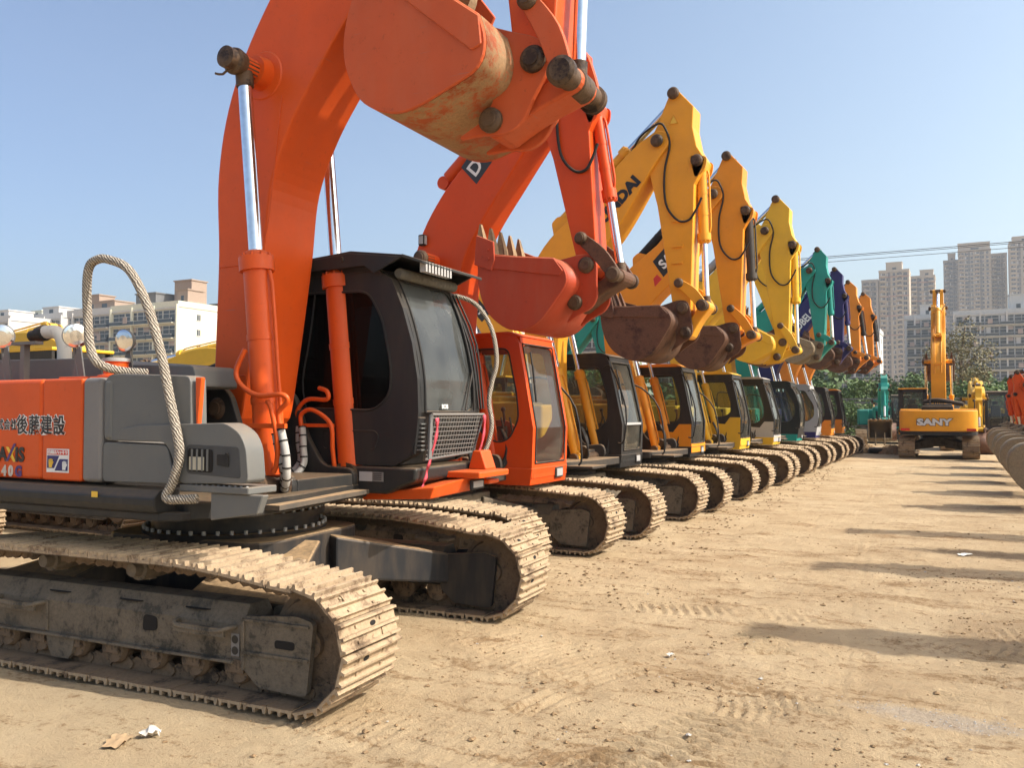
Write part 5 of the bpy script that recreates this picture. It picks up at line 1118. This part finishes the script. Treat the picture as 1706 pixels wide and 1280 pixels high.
tree('small green tree visible below the brown bucket above the black and yellow cab', -24, 62, 6.0, 3.2, LEAFS[0], 3000, 'trees beyond the lot', 43, .2)
for k, (x, y, lab) in enumerate(((-6.4, 58.5, 'leafy shrub growing between the grey-roofed cab and the teal arm'), (-2.9, 60, 'leafy shrub behind the lone amber machine'), (3.2, 59, 'leafy shrub against the concrete wall at the right'), (-9.8, 59, 'leafy shrub behind the end of the long row'))): tree(lab, x, y, 2.6, 1.7, LEAFS[2*(k % 2)], 2600, 'shrubs by the wall', 60+k, .1, 'shrub', .0)
# far tree belt, one mass
rn = random.Random(9); vs = []; fs = []
for k in range(16000):
    x = rn.uniform(-150, 60); y = 112+(-x)*.12+rn.gauss(0, 4); hh = 5.2+1.3*math.sin(x*.35)+1.1*math.sin(x*.83+1); p = Vector((x, y, rn.random()**.7*hh)); a = Vector((rn.gauss(0, 1), rn.gauss(0, 1), rn.gauss(0, .6))).normalized()*.6; b = Vector((rn.gauss(0, 1), rn.gauss(0, 1), rn.gauss(0, 1))).cross(a).normalized()*.4
    i = len(vs); vs += [p-a, p+b, p+a, p-b]; fs.append((i, i+1, i+2, i+3))
g = G(); g.add(vs, fs); tag(g.build('tree_belt', LEAFS[2]), kind='stuff')
# ------------------------------------------------------------------ wall, drums, bucket, tyres
CONC = mudmetal('weathered_concrete', (.26, .25, .22), (.13, .12, .11), .5, .9)
g = G()
for i in range(26): g.box(-26+1.6*i, -26+1.6*i+1.57, 61.9, 62.05, 0, 2.55); g.box(-26+1.6*i-.08, -26+1.6*i+.05, 61.8, 62.1, 0, 2.65)
g.box(-26.2, 15.7, 61.85, 62.1, 2.66, 2.76); w = g.build('boundary_wall', CONC); tag(w, 'weathered grey concrete panel wall at the back of the lot', 'wall')
for k, (x, y, c, lab) in enumerate(((2.25, 43.5, (.04, .14, .45), 'pale blue drum, leftmost beside the first right-hand bucket'), (2.9, 43.9, (.015, .05, .28), 'dark blue drum standing right of the pale blue one'), (3.6, 44.2, (.015, .05, .28), 'dark blue drum farthest right, nearly hidden by the right row'))):
    g = G(); g.lathe([(0, .27), (.02, .29), (.28, .285), (.30, .30), (.32, .285), (.58, .285), (.60, .30), (.62, .285), (.86, .29), (.88, .29), (.88, .26), (.865, .255)], (0, 0, 0), (0, 0, 1), 20); r = g.build('drum', paint('drum_%d' % k, c, .45, .4)); r.location = (x, y, 0); tag(r, lab, 'drum', 'blue drums by the right row')
    g = G(); g.cyl((.12, .0, .866), (.12, 0, .885), .03, n=8); g.build('bung', BLACK, r)
t = empty('loose_bucket', 'loose brown digger bucket standing on the dirt left of the lone amber machine', 'bucket', (-3.45, 44.5, 0)); t.rotation_euler = (0, 0, rad(-82))
bucket(t, (0.2, .35), rad(95), BKTG, .95, .82, toothm=TIP)
for k, (x, y, z, lab) in enumerate(((-4.3, 40.6, .0, 'worn tyre lying flat near the end track of the long row'), (-3.2, 41.0, .0, 'worn tyre lying flat in front of the loose bucket'))):
    g = G(); g.lathe([(0, .25), (.02, .42), (.08, .47), (.18, .47), (.24, .42), (.26, .25), (.2, .23), (.06, .23), (0, .25)], (0, 0, 0), (0, 0, 1), 24); r = g.build('tyre', BLACK); r.location = (x, y, z); tag(r, lab, 'tyre', 'old tyres on the ground')
for k, (x, y, lab) in enumerate(((-3.9, 41.6, 'heap of scrap steel and brown earth between the tyres'), (-2.7, 40.9, 'small pile of brown earth beside the lone machine track'))):
    rn = random.Random(k); g = G(); n = 22; vs = []
    for j in range(n):
        for i in range(n):
            u = (i/(n-1)-.5)*2; v_ = (j/(n-1)-.5)*2; r = math.hypot(u, v_); vs.append((u*.75, v_*.55, max(-.05, .36*(1-r*r)+rn.uniform(-.05, .05))))
    g.add(vs, [(j*n+i, j*n+i+1, (j+1)*n+i+1, (j+1)*n+i) for j in range(n-1) for i in range(n-1)]); r = g.build('earth_heap', DIRT2); r.location = (x, y, 0); tag(r, lab, 'earth heap', 'heaps at the end of the aisle')
# ------------------------------------------------------------------ buildings
WG = plain('window_glass', (.045, .055, .065), .12, 0, spec=.8)
CURT = plain('faded_curtain', (.38, .30, .27), .8)
def wallm(name, c): return paint(name, c, .85, 0, grime=.35, var=.1, bmp=0, spec=.2)
CREAM = wallm('cream_render', (.62, .61, .50)); PALE = wallm('pale_grey_render', (.45, .47, .48)); PINKW = wallm('pink_render', (.55, .40, .34)); TAN = wallm('tan_render', (.44, .385, .32)); TAN2 = wallm('grey_tan_render', (.33, .305, .28)); WHT = wallm('white_render', (.52, .51, .50)); ROSE = wallm('rose_band', (.42, .22, .2)); BRNW = wallm('brown_block', (.33, .25, .20)); DKW = wallm('dark_render', (.17, .17, .175))
def facade_cells(x0, x1, z0, z1, fh, bw): 
    n = max(1, int((x1-x0)/bw)); m = max(1, int((z1-z0)/fh)); return [(x0+(x1-x0)*(i+.5)/n, z0+(z1-z0)*(j+.5)/m, (x1-x0)/n, (z1-z0)/m, i, j) for j in range(m) for i in range(n)]
def building(label, x, y, w, d, h, wall, fh=3.0, bay=3.2, style='flat', rot=0, seed=0, roofs=(), side=None, group='apartment blocks', z0=0, east=True, band=None):
    """corner (x, y) is the south-east one; w runs west, d runs north. South and east faces carry windows."""
    rn = random.Random(seed); root = empty('apartment_block', label, 'building', (x, y, 0), rot, group)
    g = G(); g.box(-w, 0, 0, d, 0, h); g.box(-w-.15, .15, -.15, d+.15, h-.3, h+.9); g.build('wall', wall, root)
    cells = facade_cells(-w+.6, -.6, 1.0, h-.5, fh, bay); meshes = {}
    def winmesh(kind, cw, ch, var=0):
        k = (kind, round(cw, 2), round(ch, 2), var)
        if k in meshes: return meshes[k]
        g = G(); gr = style != 'tower'; ww = cw*(.93 if gr else .86) if kind == 'wide' else (cw*.45 if kind == 'small' else cw*.68); hh = ch*(.74 if gr else .62)
        g.box(-ww/2, ww/2, -.05, .02, -hh/2, hh/2, 0)
        fr_ = (0, 1, 2) if var != 1 else (0, .8, 1.3, 2)
        for i in fr_: xx = -ww/2+ww*i/2; g.box(xx-.04, xx+.04, -.10, -.051, -hh/2, hh/2, 1)
        if var == 1: g.box(-ww*.42, -ww*.12, -.06, -.052, -hh*.45, hh*.45, 1)
        if var == 2: g.box(ww*.1, ww*.1+.8, -.55, -.051, -ch*.46, -ch*.46+.55, 1); g.box(ww*.02, ww*.44, -.06, -.052, hh*.05, hh*.45, 4)
        if var == 3 and kind == 'wide': g.box(-ww*.3, ww*.05, -1.30, -1.25, -ch*.35, ch*.05, 4)
        g.box(-ww/2, ww/2, -.10, -.045, hh/2-.06, hh/2+.04, 1); g.box(-ww/2-.08, ww/2+.08, -.14, -.045, -hh/2-.1, -hh/2, 1); g.box(-ww/2, ww/2, -.085, -.052, hh*.16, hh*.20, 1)
        if kind == 'wide':   # open balcony: slab, parapet and rail
            g.box(-cw*.47, cw*.47, -1.1, .0, -ch/2, -ch/2+.14, 2); g.box(-cw*.47, cw*.47, -1.12, -1.02, -ch/2+.14, -ch/2+.85, 2 if style == 'tower' else 3)
            g.box(-cw*.47, cw*.47, -1.13, -1.0, -ch/2+.85, -ch/2+.93, 1)
        me = g.mesh('window', [WG, WHT, wall, WG, CURT]); meshes[k] = me; return me
    cells = sorted(cells, key=lambda c: -c[1]); n = 0; rest = G(); cap = 92 if len(cells) > 92 else 200
    for cx, cz, cw, ch, i, j in cells:
        kind = 'wide' if (i % 3 != 1 or style == 'balcony') else 'small'
        if style == 'tower': kind = ('wide', 'mid', 'small')[i % 3]
        me = winmesh(kind, cw, ch, rn.choice((0, 0, 1, 2, 3)))
        if n < cap: o = link_mesh('window', me, root); o.location = (cx, 0, cz); n += 1
        else:
            rest.v, off = rest.v, len(rest.v); rest.v += [(v.co.x+cx, v.co.y, v.co.z+cz) for v in me.vertices]
            for p in me.polygons: rest.f.append(tuple(k+off for k in p.vertices)); rest.m.append(p.material_index); rest.s.append(False)
    if rest.v: tag(rest.build('window_grid', [WG, WHT, wall, WG, CURT], root), kind='stuff')
    if east:
        g = G()
        for cx, cz, cw, ch, i, j in facade_cells(1.5, d-1.2, 1, h-.5, fh, max(3.5, d/2)): g.box(-.02, .05, cx-.45, cx+.45, cz-.6, cz+.6, 0); g.box(.05, .09, cx-.04, cx+.04, cz-.6, cz+.6, 1); g.box(.0, .12, cx-.55, cx+.55, cz-.72, cz-.6, 1)
        g.build('side_windows', [WG, WHT], root)
    for k in range(0, int(w/ (bay*2))+1):
        if style in ('balcony', 'flat'): g = G(); xx = -min(w-.2, k*bay*2+.1); g.box(xx-.22, xx+.22, -.55, 0, 0, h+.2); g.build('pilaster', WHT if wall is PALE else wall, root)
    g = G(); m_ = max(1, int((h-1.5)/fh))
    for j in range(m_+1): zz = 1.0+(h-1.5)*j/m_; g.box(-w+.2, -.2, -.42 if style == 'tower' else -.3, -.004, zz-.14, zz+.16, 1 if band and j % 4 == 0 and j > m_*.45 else 0)
    g.build('floor_slab', [wall if style == 'tower' else WHT, band or WHT], root)
    if style == 'tower':
        g = G()
        for xx in (-w*.30, -w*.66): g.box(xx-.7, xx+.7, -.25, .3, 0, h-.2)
        g.build('recess_shade', DKW, root)  # raised strips, their dark colour stands for shaded recesses
    for (rx, ry, rw, rd, rh, rm) in roofs: g = G(); g.box(rx-rw, rx, ry, ry+rd, h+.0, h+rh); g.box(rx-rw-.2, rx+.2, ry-.2, ry+rd+.2, h+rh, h+rh+.25); g.box(rx-rw*.6, rx-rw*.35, ry-.04, ry, h+.3, h+min(2.4, rh-.4), 1); g.build('roof_house', [rm, WG], root)
    return root
building('cream block with blank sunlit end wall and glazed balconies, right of the arched roped rail', -137.7, 118.9, 20, 10, 23.2, CREAM, 3.05, 3.3, 'balcony', 0, 1, ((-.8, 3, 3.2, 4, 3.5, BRNW), (-2, 5, 5, 4, 5.8, BRNW), (-9, 2, 6, 5, 3.2, DKW)), group='low apartment blocks')
building('pinkish block edge behind the cream end wall, touching the orange boom', -139.5, 130.5, 12, 12, 22.0, PINKW, 3.05, 3.0, 'balcony', 0, 2, ((-1, 2, 3, 4, 3.0, DKW),), group='low apartment blocks')
building('cream block with a brown stepped roof house, seen through the roped arch', -161.5, 122, 15, 11, 23.6, WHT, 3.05, 3.2, 'balcony', 0, 3, ((-2, 2, 7, 5, 2.6, BRNW), (-8.5, 3, 4, 4, 4.4, BRNW)), group='low apartment blocks')
building('grey slab block with plain end wall left of the roped arch', -180, 131, 7, 12, 25.5, PALE, 3.0, 3.4, 'flat', 0, 4, ((-2, 3, 4, 4, 2.6, DKW),), group='low apartment blocks')
building('white stepped block with roof terraces behind the round mirror', -187, 128, 17, 11, 24.5, WHT, 3.0, 3.2, 'balcony', 0, 5, ((-3, 1, 6, 6, 2.4, WHT), (-11, 2, 4, 5, 2.0, CREAM)), group='low apartment blocks')
building('white block at the left edge of the picture with a pitched top storey', -191, 118, 26, 12, 23.0, WHT, 3.0, 3.0, 'balcony', 0, 6, ((-4, 2, 5, 6, 2.4, WHT), (-14, 2, 6, 6, 2.0, PALE)), group='low apartment blocks')
building('brick-pink block with white balconies behind the small boom and the orange bucket', -69, 134, 16, 10, 24.5, PINKW, 3.05, 3.2, 'balcony', 0, 7, ((-3, 1, 5, 5, 2.6, BRNW),), group='low apartment blocks')
building('grey glazed block behind the teal boom and black cab', -58, 165, 26, 12, 21.5, PALE, 3.0, 3.0, 'balcony', 0, 8, ((-6, 1, 5, 5, 2.6, PALE),), group='low apartment blocks')
building('grey and white block behind the row of cabs under the raised buckets', -37, 190, 30, 12, 18.0, PALE, 3.0, 3.2, 'balcony', 0, 9, group='low apartment blocks')
building('white-framed grey block with balconies behind the last raised sticks', -19.5, 255, 20, 12, 24.0, PALE, 3.0, 3.2, 'balcony', 0, 10, group='low apartment blocks')
building('pale grey mid-rise left of the raised boom of the lone machine', -6.0, 300, 9.5, 12, 32.0, PALE, 2.9, 3.2, 'balcony', 0, 11, ((-1, 2, 4, 5, 4.0, WHT),), group='mid-rise blocks')
building('long pale grey mid-rise with white balcony slabs behind the right side', 26.0, 285, 27.5, 13, 31.0, PALE, 3.0, 3.4, 'balcony', 0, 12, ((-8.5, 2, 4.5, 5, 5.0, PALE),), group='mid-rise blocks')
T1 = 'tower'
building('tan tower with rose balcony bands, tallest of the pair left of the raised boom', -26.5, 570, 17, 18, 88.5, TAN, 3.0, 2.8, T1, 0, 13, ((-4, 1, 9, 9, 5.5, TAN),), group='residential towers', band=ROSE)
building('narrow grey tower attached to the left side of the rose-banded tower', -43.8, 568, 9.5, 16, 83.0, TAN2, 3.0, 3.0, T1, 0, 14, group='residential towers')
building('tan tower with rose bands right behind the tip of the lone raised arm', -13.5, 620, 15, 18, 91.0, TAN, 3.0, 2.8, T1, 0, 15, ((-1, 1, 8, 9, 4.5, TAN),), group='residential towers', band=ROSE)
building('slim grey-brown tower between the two rose-banded towers', -28.6, 640, 6, 14, 90.0, TAN2, 3.0, 2.8, T1, 0, 16, group='residential towers')
building('huge tan tower with flat crown at the upper right', 21.0, 700, 21, 20, 119.0, TAN, 3.0, 2.9, T1, 0, 17, ((-.5, 1, 20.5, 12, 6.0, TAN),), group='residential towers')
building('grey wing on the left of the huge tan tower', .3, 706, 10, 18, 113.5, TAN2, 3.0, 2.9, T1, 0, 18, ((-2, 2, 5, 8, 6.0, TAN),), group='residential towers')
building('lower tan wing between the two tallest towers', 31.5, 712, 10.5, 18, 117.0, TAN2, 3.0, 2.9, T1, 0, 19, group='residential towers')
building('tan tower cut by the right edge of the picture', 50, 690, 18, 18, 121.0, TAN, 3.0, 2.9, T1, 0, 20, ((-2, 1, 14, 9, 4.0, TAN),), group='residential towers')
# ------------------------------------------------------------------ overhead wires
def wire(label, z0, z1, y0, y1, r=.02):
    g = G(); A = Vector((-60, y0, z0)); Bq = Vector((45, y1, z1)); pts = []
    for i in range(25): t = i/24; p = A.lerp(Bq, t); p.z -= 4*.35*t*(1-t); pts.append(p)
    g.tube(pts, r, 5, sub=1); tag(g.build('power_line', plain('wire_grey', (.08, .08, .085), .6)), label, 'power line', 'overhead wires')
WZ = ((12.65, 12.5), (12.55, 12.4), (12.3, 12.12))
wire('upper overhead wire crossing the sky above the far sticks', WZ[0][0], WZ[0][1], 60, 60, .022)
wire('upper overhead wire running just under the topmost one', WZ[1][0], WZ[1][1], 60, 60, .018)
wire('lowest overhead wire crossing the sky below the close pair', WZ[2][0], WZ[2][1], 60, 60, .018)
# ------------------------------------------------------------------ haze
g = G(); g.box(-420, 320, -60, 1000, -1, 190); m = bpy.data.materials.new('haze'); m.use_nodes = True; nt = m.node_tree; nt.nodes.remove(nt.nodes['Principled BSDF'])
pv = nt.nodes.new('ShaderNodeVolumePrincipled'); pv.inputs['Color'].default_value = (.82, .88, .97, 1); pv.inputs['Density'].default_value = .00028; pv.inputs['Anisotropy'].default_value = .2
nt.links.new(pv.outputs[0], nt.nodes['Material Output'].inputs['Volume']); tag(g.build('haze', m), kind='stuff')
